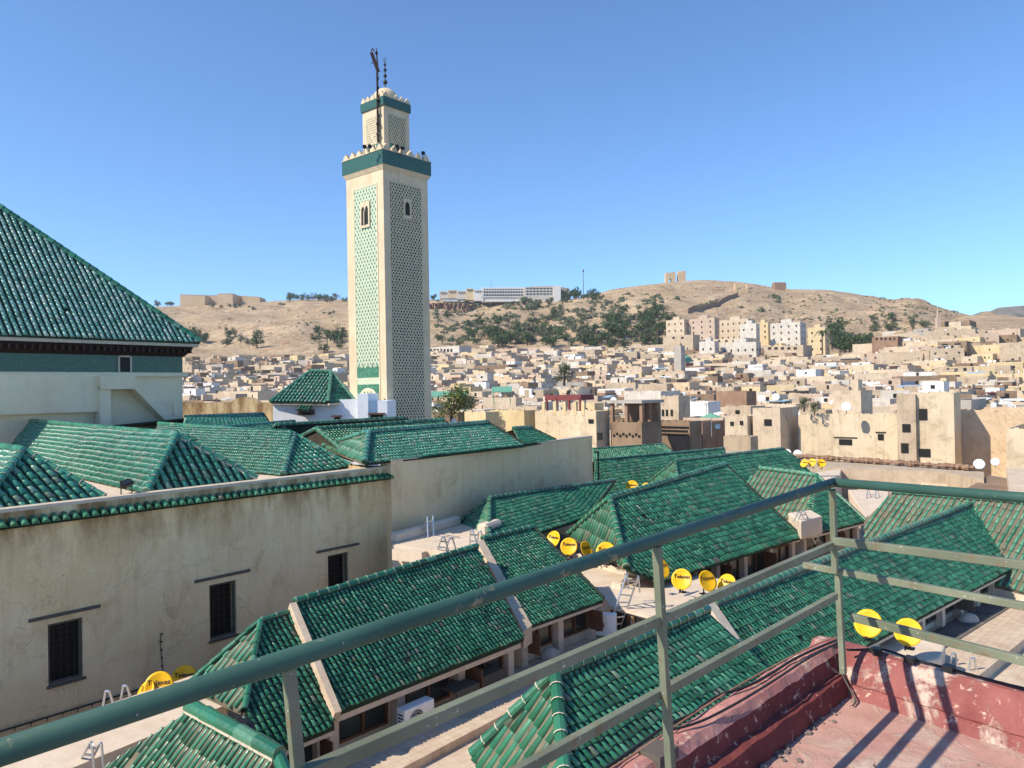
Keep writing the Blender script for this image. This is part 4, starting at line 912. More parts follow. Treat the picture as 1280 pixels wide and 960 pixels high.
# ======================================================================= OUR TERRACE: floor, parapets, railing
HF, HP = 1.50, 1.30
q = MB(); z0 = 20 - HF
Lp0, Lp1 = at(845, 940, HP), at(1043, 810, HP); dLp = (Lp1 - Lp0).normalized(); oLp = Vector((-dLp.y, dLp.x, 0))      # outwards (left-far)
Rp0, Rp1 = at(1060, 800, HP), at(1280, 857, HP); dRp = (Rp1 - Rp0).normalized(); oRp = Vector((-dRp.y, dRp.x, 0)); oRp = oRp if oRp.x > 0 else -oRp
pts = [Lp1 - dLp * 6 + oLp * .1, Lp1 + oLp * .1, Rp0, Rp0 + dRp * 6, Rp0 + dRp * 6 - dLp * 6]
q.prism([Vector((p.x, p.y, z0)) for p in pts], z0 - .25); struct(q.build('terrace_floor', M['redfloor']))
q = MB(); q.prism([Vector((p.x, p.y, z0 - .26)) for p in (Lp1 - dLp * 6 + oLp * .12, Lp1 + oLp * .1, Rp0, Rp0 + dRp * 6, Rp0 + dRp * 6 - dLp * 6)], 4); tag(q.build('host_building', M['wall_mid']), 'building carrying the red terrace in the lower right corner', 'building')
def rough_wall(name, a, d_, L, prof, mat, label, amp=.0065, step=.04, tops=()):
    """profile: list of (outset k, z) swept along d_ from a; o = outward direction"""
    o_, pr = prof; q = MB(); n = int(L / step); k = len(pr)
    for i in range(n + 1):
        for j, (kk, z_) in enumerate(pr):
            p = a + d_ * (i * step) + o_ * kk; p = Vector((p.x, p.y, z_))
            nn = Vector((noise.noise(p * 9), noise.noise(p * 9 + Vector((5, 5, 5))), noise.noise(p * 9 + Vector((9, 1, 3))))) + Vector((noise.noise(p * 30), 0, noise.noise(p * 27))) * .5
            q.v.append(p + nn * amp)
    for i in range(n):
        for j in range(k - 1): q.f.append((i * k + j, (i + 1) * k + j, (i + 1) * k + j + 1, i * k + j + 1)); q.m.append(0 if j not in tops else 1)
    q.f.append(tuple(range(k))); q.m.append(0); q.f.append(tuple(n * k + j for j in range(k - 1, -1, -1))); q.m.append(0)
    o = q.build(name, [M[mat], M['redcrest']], smooth=False); return tag(o, label, 'parapet')
zt = 20 - HP
prof = [(-.085, z0 - .02), (-.08, z0 + .03), (-.07, z0 + .06), (-.065, z0 + .09), (-.02, z0 + .10), (-.005, zt - .03), (.02, zt), (.045, zt + .006), (.07, zt + .004), (.10, zt), (.125, zt - .02), (.135, zt - .06), (.135, z0 - .3)]
rough_wall('parapet', Lp1 - dLp * 5, dLp, 5.05, (oLp, prof), 'redwall', 'red peeling parapet, darkened for shade, running from bottom centre to the corner post', tops=(5, 6, 7, 8, 9, 10))
prof = [(-.225, z0 - .02), (-.21, z0 + .005), (-.185, z0 + .04), (-.18, z0 + .052), (-.185, z0 + .06), (-.16, z0 + .12), (-.12, zt - .02), (-.10, zt), (-.05, zt + .004), (0, zt - .01), (.015, zt - .03), (.015, z0 - .3)]
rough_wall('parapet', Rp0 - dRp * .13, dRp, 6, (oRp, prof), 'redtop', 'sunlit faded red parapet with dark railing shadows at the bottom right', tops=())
# rubble strip in the gutter of the left parapet
q = MB()
for i in range(260):
    s = random.uniform(-1.9, -.02); k = -abs(random.gauss(0, .05)) - .03; p = Lp1 + dLp * s + oLp * k; r_ = random.uniform(.004, .016)
    q.ball(Vector((p.x, p.y, z0 + r_ * .4)), r_, r_ * random.uniform(.6, 1.4), r_ * .6, 5, 3, jit=.3)
o = q.build('debris', M['debris']); o['kind'] = 'stuff'; o['label'] = 'grey dirt and plaster crumbs along the foot of the red parapet'
# railing
rl = empty('railing', Vector((1.55, 3.6, z0)), 'green painted steel railing with a round handrail and flat bars around the terrace corner', 'railing')
def rp(x, y, h): return at(x, y, h)
Cn = rp(1042, 603, .46)
Ln = atY(0, 941, 1.17); ext = (Ln - Cn).normalized()
q = MB(); q.tube(Cn, Ln + ext * 1.2, .0208, n=20, caps=True); q.ball(Cn, .0208, n=14, m=10); q.build('handrail', M['rail'], rl, smooth=False)
o = rl.children[-1]; o.data.polygons.foreach_set('use_smooth', [len(p.vertices) == 4 for p in o.data.polygons])
Rn = atY(1280, 622, 3.0); q = MB(); q.tube(Cn, Rn + (Rn - Cn) * 1.6, .0208, n=20, caps=True); q.build('handrail', M['rail'], rl)
o = rl.children[-1]; o.data.polygons.foreach_set('use_smooth', [len(p.vertices) == 4 for p in o.data.polygons])
def fbar(a, b, w_=.03, h_=.045, mat='bar', name='rail_bar'):
    q = MB(); q.bar(a, b, w_, h_); o = q.build(name, M[mat], rl); bv = o.modifiers.new('b', 'BEVEL'); bv.width = .003; bv.segments = 2; return o
a, b = rp(1040, 681, .755), rp(405, 957, .755); fbar(a, b + (b - a) * .6, .028, .030)
a, b = rp(1044, 745, .998), rp(665, 955, .998); fbar(a, b + (b - a) * 1.0, .028, .030)
a, b = rp(1042, 676, .735), atY(1280, 706, 3.04); fbar(a, b + (b - a) * 1.5, .03, .036)
a, b = rp(1005, 706, .895), atY(1280, 757.5, 3.04); fbar(a, b + (b - a) * 1.5, .03, .030)
a, b = rp(1064, 771, 1.10), atY(1280, 826, 3.04); fbar(a, b + (b - a) * 1.5, .03, .036)
def post(a, b, w_=.027, d_=.027):
    q = MB(); q.bar(a, b, w_, d_, up=dLp); o = q.build('post', M['bar'], rl); bv = o.modifiers.new('b', 'BEVEL'); bv.width = .003; bv.segments = 2; return o
post(rp(1040.5, 612, .49), rp(1044, 716, .895)); post(rp(1047, 712, .89), rp(1054, 842, 1.38))
def railY(x):
    lo, hi = 0, 1
    for _ in range(40):
        k = (lo + hi) / 2; p = Cn + (Ln - Cn) * k; px = 640 + 960 * (p - EYE).dot(AR) / (p - EYE).dot(AF)
        if px > x: lo = k
        else: hi = k
    return p.y
Y_ = railY(821); tp = atY(821, 683, Y_); bt = atY(838, 960, Y_); post(tp, bt + (bt - tp) * .45, .026, .026)
Y_ = railY(361); tp = atY(361, 835, Y_); bt = atY(373, 965, Y_); post(tp, bt + (bt - tp) * 1.7, .018, .026)
q = MB(); p = at(822, 945, 1.31) ; q.box(p + UPZ * .01, dLp * .06, oLp * .05, UPZ * .02); tag(q.build('anchor_plate', M['grime']), 'grey concrete pad at the foot of the second railing post', 'base plate')
# cables on the parapet
def cable(label, pts, r_, mat='cable', grp=None):
    cu = bpy.data.curves.new('c', 'CURVE'); cu.dimensions = '3D'; sp = cu.splines.new('NURBS'); sp.points.add(len(pts) - 1); sp.order_u = 3; sp.use_endpoint_u = True
    for i, p in enumerate(pts): sp.points[i].co = (*p, 1)
    cu.bevel_depth = r_; cu.bevel_resolution = 2; cu.resolution_u = 6
    o = bpy.data.objects.new('c', cu); COL.objects.link(o); dg = bpy.context.evaluated_depsgraph_get()
    me = bpy.data.meshes.new_from_object(o.evaluated_get(dg)); bpy.data.objects.remove(o); me.name = 'cable'; me.materials.clear(); me.materials.append(M[mat])
    o = bpy.data.objects.new('cable', me); COL.objects.link(o); return tag(o, label, 'cable')
hh = HP - .018
cable('black cable lying slack on the red parapet, loose loop hanging outwards', [at(x, y, hh) for x, y in ((735, 975), (762, 957), (800, 930), (822, 914), (842, 902))] + [at(x, y, hh) for x, y in ((866, 893), (880, 880), (900, 868), (930, 860), (960, 845), (1000, 818), (1046, 800))], .006)
cable('second black cable twisted along the crest of the red parapet', [at(x, y, hh - .004) for x, y in ((840, 912), (868, 906), (905, 888), (940, 868), (975, 846), (1010, 822), (1048, 803))], .005)
M['copper'] = flat('orange_cable', (.42, .20, .12), .5)
cable('thin orange cable on top of the red parapet', [at(x, y, hh) for x, y in ((758, 964), (800, 938), (850, 903), (920, 858), (985, 823), (1020, 805), (1046, 796))], .0035, 'copper')
cable('grey cable dropping from the parapet crest to the pink floor corner', [at(1046, 802, hh), at(1040, 811, hh), at(1047, 830, 1.36), at(1056, 850, 1.42), at(1066, 868, 1.47), at(1071, 876, 1.485), at(1066, 882, 1.49)], .004, 'greywood')
hr_ = HP - .014
cable('black cable along the crest of the sunlit red parapet', [at(x, y, hr_) for x, y in ((1058, 812), (1075, 813), (1092, 810), (1110, 813), (1140, 824), (1180, 834), (1230, 848), (1285, 862), (1320, 872))], .006)
for x, y, l_ in ((1095, 813, 'first'), (1138, 824, 'middle'), (1186, 835, 'last')):  # dark blocks added where rail shadows cross the cable
    q = MB(); p = at(x, y, hr_ - .008); q.box(p, dRp * .022, oRp * .02, UPZ * .012); tag(q.build('shadow_block', M['cable']), f'{l_} added dark block for a rail shadow on the cable of the sunlit red parapet, counted from the corner', 'shadow block')

# ======================================================================= DISHES
def tube_mesh(pts, r_, n=6):
    q = MB(); q.path(pts, r_, n); return q
def text_mesh(s, size):
    cu = bpy.data.curves.new('t', 'FONT'); cu.body = s; cu.size = size; cu.align_x = 'CENTER'; cu.extrude = 0; cu.offset = size * .022; cu.resolution_u = 2
    o = bpy.data.objects.new('t', cu); COL.objects.link(o); dg = bpy.context.evaluated_depsgraph_get()
    me = bpy.data.meshes.new_from_object(o.evaluated_get(dg)); bpy.data.objects.remove(o); return me
RD = .36
def dish_proto(name, R_, mat, word, det=True):
    """dish faces +Y locally? built facing -Y (towards viewer), up Z, origin at the mast foot height below"""
    bm_ = MB(); n = 28 if det else 14; rings = 6 if det else 3; K = .36 / R_ * .5
    def P(r_, a_, off=0): return Vector((math.cos(a_) * r_, K * (R_ * R_ - r_ * r_) - off, math.sin(a_) * r_ * 1.06))
    vs = [P(0, 0)]; fs = []
    for j in range(1, rings + 1): vs += [P(R_ * j / rings, 2 * math.pi * i / n) for i in range(n)]
    for i in range(n): fs.append((0, 1 + i, 1 + (i + 1) % n))
    for j in range(rings - 1):
        a_, b_ = 1 + j * n, 1 + (j + 1) * n
        fs += [(a_ + i, b_ + i, b_ + (i + 1) % n, a_ + (i + 1) % n) for i in range(n)]
    k = len(vs); vs2 = [v_ + Vector((0, .018, 0)) for v_ in vs]
    bm_.add(vs, fs); bm_.add(vs2, [tuple(reversed(f)) for f in fs]); a_ = 1 + (rings - 1) * n
    bm_.f += [(a_ + i, a_ + i + k, a_ + (i + 1) % n + k, a_ + (i + 1) % n) for i in range(n)]; bm_.m += [0] * n
    root = bpy.data.objects.new(name, None); COL.objects.link(root)
    rot = Matrix.Rotation(R(-28), 4, 'X') @ Matrix.Identity(4)
    def part(pname, q_or_me, m_, tilt=True, sm_=True):
        me = q_or_me.mesh(pname, m_, sm_) if isinstance(q_or_me, MB) else q_or_me
        if tilt: me.transform(rot)
        o = bpy.data.objects.new(pname, me); COL.objects.link(o); o.parent = root; return o
    rf = part('reflector', bm_, M[mat])
    if word:
        me = text_mesh(word, R_ * .50)
        for v_ in me.vertices:
            x, z = v_.co.x * 1.02, v_.co.y + R_ * .12; v_.co = Vector((x, K * (R_ * R_ - x * x - (z / 1.06) ** 2) - .022, z))
        me.materials.clear(); me.materials.append(M['letter']); me.transform(rot); me.name = 'lettering'
        o = bpy.data.objects.new('lettering', me); COL.objects.link(o); o.parent = rf
    q = MB(); tip = Vector((0, -R_ * .85, -R_ * 1.35)); q.tube(Vector((0, .02, -R_ * .98)), tip, .014, n=6); part('feed_arm', q, M['greywood'])
    q = MB(); q.tube(tip + Vector((0, 0, -.02)), tip + Vector((0, .07, .05)), .035, .04, 8); q.tube(tip + Vector((0, 0, -.02)), tip + Vector((0, -.06, -.07)), .025, n=8); part('receiver', q, M['black'])
    q = MB(); q.tube(Vector((0, .26, .0)), Vector((0, .26, -R_ * 1.45)), .025, n=8); q.box(Vector((0, .20, -.04)), Vector((.06, 0, 0)), Vector((0, .07, 0)), Vector((0, 0, .06))); q.box(Vector((0, .26, -R_ * 1.45)), Vector((.12, 0, 0)), Vector((0, .12, 0)), Vector((0, 0, .012)))
    part('mast', q, M['greywood'], False)
    return root
yd = dish_proto('satellite_dish', RD, 'yellow', 'Televes')
used_y = [False]
def ydish(x, y, r_, daz, label, Y=None):
    Y = Y or 960 * RD / r_; c = atY(x, y, Y); toc = math.degrees(math.atan2(-c.x, -c.y))
    o = yd if not used_y[0] else copy_tree(yd); used_y[0] = True
    o.location = c; o.rotation_euler = (0, 0, R(180 - (toc + daz)))
    o.rotation_euler = (0, 0, -R(toc + daz) + math.pi)
    o.scale = (random.uniform(.93, 1.05) * (.76 if c.y > 50 else 1),) * 3; tag(o, label, 'satellite dish', 'yellow satellite dishes on the mosque roofs')
ydish(198, 858, 17.0, 12, 'largest yellow dish near the plaster wall, its wordmark fully readable')
ydish(230, 848, 15.0, 12, 'yellow dish just right of the largest one near the plaster wall')
ydish(181, 868, 12.0, 62, 'yellow dish seen edge on, left of the two readable ones by the wall', 20.3)
ydish(256, 852, 9.0, 55, 'yellow dish mostly hidden behind the striped corner roof at left', 21.5)
ydish(691, 674, 9.5, 40, 'yellow dish half hidden behind the hall roof, leftmost of the middle four', 32)
ydish(711, 683, 11.0, 8, 'readable yellow dish at the foot of the large hall striped end')
ydish(734, 687, 11.0, -50, 'narrow looking yellow dish turned away, at the striped end of the large hall')
ydish(757, 690, 10.5, 10, 'yellow dish with only its top showing above the handrail', 29)
ydish(828, 710, 12.5, -48, 'narrow yellow dish partly hidden behind the second railing post', 27)
ydish(852, 724, 13.2, 8, 'readable yellow dish right of the second railing post')
ydish(885, 726, 12.0, -38, 'turned yellow dish between two others above the second bar', 26.4)
ydish(908, 730, 12.0, 30, 'yellow dish peeking over the flat bar, rightmost of the roof centre group', 26.6)
ydish(790, 608, 7.0, 5, 'small far yellow dish before the second far green ridge', 44)
ydish(807, 611, 6.4, 25, 'small far yellow dish half sunk behind the large hall ridge', 44)
ydish(1005, 579, 4.8, 35, 'leftmost of three tiny yellow dishes at the far roof edge', 52)
ydish(1015, 578, 5.2, 20, 'middle one of three tiny yellow dishes at the far roof edge', 52)
ydish(1027, 579, 5.4, -8, 'rightmost of three tiny yellow dishes at the far roof edge', 52)
ydish(1085, 779, 17.0, 10, 'yellow dish behind the lowest bar, nearest to the corner post')
ydish(1135, 790, 16.5, 8, 'yellow dish behind the lowest bar, further from the corner post')

# ======================================================================= LADDERS
def ladder(label, b0, t0, b1, t1, rungs, hook=.0, r_=.028, hookdir=None, grp='aluminium ladders on the roofs'):
    root = empty('ladder', (b0 + b1) / 2, label, 'ladder', grp)
    for b, t_ in ((b0, t0), (b1, t1)):
        q = MB(); q.tube(b, t_, r_, n=8)
        q.build('side_rail', M['alu'], root)
        if hook:
            h = hookdir or Vector((.3, .3, 0)); q = MB(); q.path([t_, t_ + h * .35 + UPZ * .05, t_ + h - UPZ * hook], r_ * .9, 8); q.build('hook', M['alu'], root)
    for i in range(rungs):
        k = (i + .5) / rungs; q = MB(); q.bar(b0 + (t0 - b0) * k, b1 + (t1 - b1) * k, .045, .045); q.build('rung', M['alu'], root)
    return root
ladder('long aluminium ladder leaning against the cream cross block, centre right', at(757, 797, 8.35), at(783, 719, 6.35), at(774, 791, 8.3), at(797, 723, 6.3), 8, .55, .035, Vector((.12, .35, 0)))
ladder('ladder with two hooks over the kerb at the corner of the two walls', at(528, 668, 5.9), at(534, 647, 4.95), at(535, 666, 5.9), at(541, 646, 4.95), 2, .7, .03, Vector((.05, -.3, 0)))
ladder('short ladder rising over the ridge between the pale terrace and the cream verge', at(539, 706, 6.9), at(552, 673, 5.2), at(551, 706, 6.9), at(562, 674, 5.2), 5, .6, .03, Vector((.25, .2, 0)))
ladder('ladder hooks standing at the corner where the raised roof part begins', at(587, 688, 6.1), at(588, 664, 5.1), at(596, 688, 6.1), at(598, 665, 5.1), 3, .5, .03, Vector((.25, -.1, 0)))
ladder('ladder leaning on the square cream box beside the corner post', at(1019, 680, 7.6), at(1001, 641, 5.95), at(1024, 677, 7.6), at(1006, 640, 5.95), 7, .45, .03, Vector((-.3, .1, 0)))
ladder('ladder at the right picture edge behind the second bar', at(1276, 702, 7.6), at(1258, 667, 6.3), at(1283, 698, 7.6), at(1264, 665, 6.3), 6, .4, .03, Vector((-.35, .1, 0)))
ladder('ladder with a bent hook in the bottom left corner', at(92, 963, 8.5), at(112, 930, 7.2), at(107, 964, 8.5), at(124, 931, 7.2), 4, .9, .03, Vector((.18, -.1, 0)))
ladder('pair of ladder hooks on the pale roof just right of the railing corner', at(1083, 634, 7.6), at(1084, 613, 6.8), at(1094, 634, 7.6), at(1095, 613, 6.8), 2, .5, .03, Vector((.25, 0, 0)))
def hookpair(label, spots, h, hgt):
    root = empty('ladder', at(*spots[0], h), label, 'ladder', 'aluminium ladders on the roofs')
    for x, y in spots:
        p = at(x, y, h); q = MB(); tp_ = p + UPZ * hgt
        q.path([p - Vector((.13, 0, .1)), tp_ - Vector((.04, 0, 0)), tp_ + Vector((.06, 0, 0)), p + Vector((.15, .08, -.1))], .03, 8); q.build('hook', M['alu'], root)
hookpair('two ladder hooks over the kerb left of the yellow dishes by the plaster wall', [(134, 884), (156, 877)], 7.7, .40)
hookpair('two pointed ladder hooks beyond the sunlit parapet at lower right', [(1192, 832), (1216, 838)], 8.1, .34)
# ======================================================================= AIR CONDITIONERS, lumps, hoods
def ac(label, p, ax, w_=.8, h_=.55, d_=.3):
    root = empty('air_conditioner', p, label, 'air conditioner'); o_ = Vector((ax.y, -ax.x, 0))
    q = MB(); c = p + UPZ * (h_ / 2 + .08); q.box(c, ax * w_ / 2, o_ * d_ / 2, UPZ * h_ / 2); b = q.build('casing', M['white_metal'], root); bv = b.modifiers.new('b', 'BEVEL'); bv.width = .02; bv.segments = 2
    q = MB(); q.tube(c + o_ * (d_ / 2 - .01) - ax * .1, c + o_ * (d_ / 2 + .006) - ax * .1, .22, n=24); q.build('fan_opening', M['black'], root)
    for k in (.1, .16, .21):
        q = MB(); n = 20; cc = c + o_ * (d_ / 2 + .012) - ax * .1
        for i in range(n): q.tube(cc + ax * math.cos(i * math.tau / n) * k + UPZ * math.sin(i * math.tau / n) * k, cc + ax * math.cos((i + 1) * math.tau / n) * k + UPZ * math.sin((i + 1) * math.tau / n) * k, .006, n=4)
        q.build('fan_guard', M['white_metal'], root)
    q = MB()
    for k in range(5): q.box(c - ax * (w_ / 2 + .003) + UPZ * (k - 2) * .08, ax * .004, o_ * .09, UPZ * .015)
    q.build('side_vents', M['black'], root)
    for k in (-1, 1): q = MB(); q.box(p + ax * w_ * .35 * k + UPZ * .04, ax * .03, o_ * d_ * .55, UPZ * .04); q.build('foot', M['iron'], root)
ac('white air conditioner box in the walkway below the hall with cream verges', at(520, 914, 8.2), dC, .95, .6)
ac('white air conditioner with a round fan in the shaded nook beside the long ladder', at(752, 796, 8.2), Vector((.97, -.24, 0)), 1.0, .7)
def lump(label, x, y, h, rx, rz, mat='cream_block'):
    p = at(x, y, h); q = MB(); q.ball(p, rx, rx * .7, rz, 18, 12, jit=.05); o = q.build('covered_bundle', M[mat], smooth=True); tag(o, label, 'bundle')
M['cloth'] = plaster('dusty_cloth', (.40, .33, .28), (.52, .44, .37), (.25, .2, .17), .4, 4)
lump('rounded dusty sheet covered bundle in the shaded walkway below the cream verge', 622, 858, 8.25, .28, .32, 'cloth')
lump('rounded covered bundle in the shade by the right hand hall, nearer one', 1210, 775, 8.05, .36, .24, 'cloth')
lump('rounded covered bundle in the shade at the right edge, farther one', 1262, 744, 8.05, .34, .2, 'cloth')
lump('pointed dusty bundle on the ledge below the second cream verge', 688, 820, 8.1, .30, .26, 'cloth')
lump('crumpled black plastic bag stuffed behind the fat ridge pipe, lower left', 298, 912, 6.7, .34, .22, 'cable')
for x, y in ((503, 872), (528, 857), (603, 815)):
    pass
hd = empty('window_hood', at(570, 858, 8.2), 'grey wooden hood over an opening below the long hall eave, nearer one', 'hood')
q = MB(); p = at(572, 856, 7.7); q.box(p, dC * .42, outC * .4, UPZ * .03); q.box(p - UPZ * .12 + outC * .38, dC * .42, UPZ * .12, outC * .02); q.build('hood_board', M['greywood'], hd)
hd = empty('window_hood', at(605, 835, 8.2), 'grey wooden hood over an opening below the long hall eave, farther one', 'hood')
q = MB(); p = at(604, 838, 7.7); q.box(p, dC * .42, outC * .4, UPZ * .03); q.box(p - UPZ * .12 + outC * .38, dC * .42, UPZ * .12, outC * .02); q.build('hood_board', M['greywood'], hd)

# ======================================================================= OLD TOWN
HM = {}
def hm(name, c1, c2, amt=.55, **k): HM[name] = plaster('house_' + name.replace(' ', '_'), c1, c2, (.13, .09, .06), amt, k.get('scale', .35), .92, True, .4)
hm('cream', (.53, .415, .295), (.65, .53, .39), .6); hm('pale yellow', (.56, .43, .24), (.66, .53, .33), .4); hm('tan', (.42, .325, .23), (.53, .425, .31), .7)
hm('pinkish tan', (.46, .345, .265), (.57, .44, .34), .6); hm('brown', (.20, .135, .09), (.32, .225, .155), .7); hm('brick brown', (.22, .13, .085), (.36, .235, .16), .6)
hm('off white', (.52, .46, .39), (.66, .60, .53), .5); hm('grey', (.36, .32, .28), (.46, .42, .37), .5); hm('white', (.62, .60, .57), (.74, .72, .70), .35)
hm('sunny cream', (.55, .44, .30), (.69, .57, .41), .6)
t = NT('brick_courses', .92, .1); br = t.n('ShaderNodeTexBrick'); br.inputs['Scale'].default_value = 1; br.inputs['Brick Width'].default_value = .5; br.inputs['Row Height'].default_value = .16; br.inputs['Mortar Size'].default_value = .02
br.inputs['Color1'].default_value = (.44, .32, .20, 1); br.inputs['Color2'].default_value = (.56, .43, .28, 1); br.inputs['Mortar'].default_value = (.60, .46, .33, 1)
mp = t.n('ShaderNodeMapping'); mp.inputs['Rotation'].default_value = (R(90), 0, R(-52)); t.l(t.pos, mp.inputs['Vector']); t.l(mp.outputs[0], br.inputs['Vector'])
c = t.mix(t.thr(t.noise(.7, 7, .68), .42, .60), br.outputs['Color'], (.64, .48, .33)); c = t.mix(t.thr(t.noise(1.6, 6, .7), .60, .72), c, (.24, .16, .10)); t.bump(t.noise(7, 6), .5, .04); HM['brick'] = t.col(c)
M['rooftop'] = plaster('dusty_rooftop', (.40, .31, .23), (.56, .45, .34), (.16, .12, .09), .6, .5, .95, False)
M['rooftop_w'] = plaster('limewashed_rooftop', (.56, .52, .47), (.72, .69, .65), (.3, .25, .2), .5, .5, .95, False)
M['tarp_red'] = flat('oxblood_tarp', (.20, .05, .05), .7); M['tarp_blue'] = flat('blue_tarp', (.30, .48, .62), .6); M['tarp_green'] = flat('green_sheet', (.16, .38, .26), .6); M['sheet'] = flat('white_sheet', (.70, .70, .70), .6)
unit = MB(); unit.cube(-.5, .5, -.5, .5, -.5, .5); unit_me = unit.mesh('window', M['dark'])
unit_g = unit.mesh('window', M['glass'])
def ubox(name, c, ax, ay, hz, par, me=None, mat=None):
    """box with half vectors ax, ay and half height hz as an object with own transform"""
    o = bpy.data.objects.new(name, me or unit_me)
    COL.objects.link(o)
    m = Matrix(((ax.x * 2, ay.x * 2, 0, c.x), (ax.y * 2, ay.y * 2, 0, c.y), (0, 0, hz * 2, c.z), (0, 0, 0, 1)))
    o.parent = par; o.matrix_parent_inverse = pinv(par); o.matrix_basis = m; return o
def shell(q, P, d1, d2, L1, L2, z0, z1, par=.5, th=.25):
    """box from near corner P; d1 (lit face direction, left-far) length L1; d2 (dark face direction, right-far) length L2; roof recessed"""
    a = P; b = P + d2 * L2; c = b + d1 * L1; d = P + d1 * L1
    o = [Vector((v_.x, v_.y, 0)) for v_ in (a, b, c, d)]
    i_ = [o[0] + (d1 + d2) * th, o[1] + (d1 - d2) * th, o[2] - (d1 + d2) * th, o[3] + (d2 - d1) * th]
    vs = [v_ + UPZ * z0 for v_ in o] + [v_ + UPZ * z1 for v_ in o] + [v_ + UPZ * z1 for v_ in i_] + [v_ + UPZ * (z1 - par) for v_ in i_]
    fs = [(k, (k + 1) % 4, (k + 1) % 4 + 4, k + 4) for k in range(4)] + [(k + 4, (k + 1) % 4 + 4, (k + 1) % 4 + 8, k + 8) for k in range(4)] + [(k + 8, (k + 1) % 4 + 8, (k + 1) % 4 + 12, k + 12) for k in range(4)]
    q.add(vs, fs, 0); q.add(vs[12:], [(0, 1, 2, 3)], 1)
def winrow(root, P, d1, d2, out1, n1, L1, z, w_=.45, h_=.5, rnd=random):
    for i in range(n1):
        s = L1 * (i + .5) / n1 + rnd.uniform(-.12, .12) * L1 / n1
        c = P + d1 * s + out1 * .01; ubox('window', Vector((c.x, c.y, z + rnd.uniform(-.05, .05))), d1 * w_, out1 * .06, h_, root)
houses = []
def house(P, z0, z1, L1, L2, az, col, seed, roof='rooftop', extras=True, wins=True, wz=None):
    """P near corner"""
    rnd = random.Random(seed); d2 = dirv(az); d1 = dirv(az - 90); o1 = -d2; o2 = -d1
    root = bpy.data.objects.new('house', None); COL.objects.link(root); root.location = Vector((P.x, P.y, z0))
    P = Vector((P.x, P.y, 0)); q = MB(); shell(q, P, d1, d2, L1, L2, z0, z1, rnd.uniform(.3, .9))
    q.build('walls', [HM[col], M[roof]], root); info = dict(col=col, nw=0, room=None, P=P, z1=z1, L1=L1, L2=L2)
    dist = P.length
    if extras and rnd.random() < .75:
        k1, k2 = rnd.uniform(.25, .6), rnd.uniform(.25, .6); a1, a2 = rnd.uniform(0, 1 - k1) * L1, rnd.uniform(.1, 1 - k2) * L2; hh = rnd.uniform(1.4, 3.0)
        c2 = rnd.choice([col, col, 'cream', 'off white', 'white', 'brown', 'tan', 'pinkish tan']); q = MB(); shell(q, P + d1 * (a1 + .02) + d2 * a2, d1, d2, k1 * L1 - .05, k2 * L2, z1 - .9, z1 + hh, .25, .15)
        r_ = q.build('roof_room', [HM[c2], M['rooftop_w'] if rnd.random() < .5 else M['rooftop']], root); info['room'] = c2
        if rnd.random() < .7 and wins: ubox('window', P + d1 * (a1 + k1 * L1 / 2) + d2 * (a2 - .02) + UPZ * (z1 + hh * .5), d1 * rnd.uniform(.3, .6), o1 * .06, rnd.uniform(.35, .8), r_)
        if rnd.random() < .35:
            q = MB(); zz = z1 + rnd.uniform(.6, 1.8); b0 = P + d1 * (L1 * rnd.uniform(.05, .5)) + d2 * (L2 * rnd.uniform(0, .3)); q.box(b0 + d1 * L1 * .18 + d2 * L2 * .2 + UPZ * zz, d1 * L1 * .2, d2 * L2 * .22 + UPZ * .15, UPZ * .04)
            for s in (.02, .36): q.box(b0 + d1 * L1 * s + d2 * .1 + UPZ * (zz - (zz - z1 + .6) / 2 - .06), d1 * .05, d2 * .05, UPZ * (zz - z1 + .6) / 2)
            tm = rnd.choice(['sheet', 'sheet', 'rooftop', 'greywood', 'tarp_blue', 'tarp_red', 'tarp_green']); q.build('canopy', M[tm], root); info['canopy'] = {'sheet': 'white', 'rooftop': 'dusty', 'greywood': 'grey', 'tarp_blue': 'blue', 'tarp_red': 'dark red', 'tarp_green': 'green'}[tm]
    if extras and rnd.random() < .4:      # second lower/higher wing
        k = rnd.uniform(.4, .8); c2 = rnd.choice([col, 'tan', 'brown', 'off white', 'cream', 'pinkish tan', 'brick brown']); dz = rnd.choice((-1, 1)) * rnd.uniform(1.0, 2.6)
        q = MB(); shell(q, P + d1 * (L1 * .97) + d2 * .3, d1, d2, L1 * k, L2 * .8, z0, z1 + dz, .5); q.build('wing', [HM[c2], M['rooftop']], root); info['wing'] = c2
    if extras:
        q = MB()
        for _ in range(rnd.randint(3, 7)):
            c = P + d1 * L1 * rnd.uniform(.08, .9) + d2 * L2 * rnd.uniform(.08, .9); a_ = rnd.uniform(.2, .9); b_ = rnd.uniform(.2, .7); h_ = rnd.uniform(.3, 1.2)
            q.box(c + UPZ * (z1 - .3 + h_ / 2), d1 * a_, d2 * b_, UPZ * (h_ / 2 + .3), rnd.choice((0, 0, 1, 1, 2)))
        q.build('roof_clutter', [HM[rnd.choice(['tan', 'brown', 'cream'])], M['rooftop'], M['sheet']], root)['kind'] = 'stuff'
        if rnd.random() < .45:
            p0 = P + d1 * L1 * rnd.uniform(.2, .8) + d2 * L2 * rnd.uniform(.2, .6); q = MB(); hh = rnd.uniform(1.5, 3); q.tube(p0 + UPZ * (z1 - .4), p0 + UPZ * (z1 + hh), .04, n=4)
            for k_ in range(3): q.tube(p0 + UPZ * (z1 + hh - .15 * k_) - d1 * .4, p0 + UPZ * (z1 + hh - .15 * k_) + d1 * .4, .02, n=4)
            q.build('aerial', M['iron'], root)
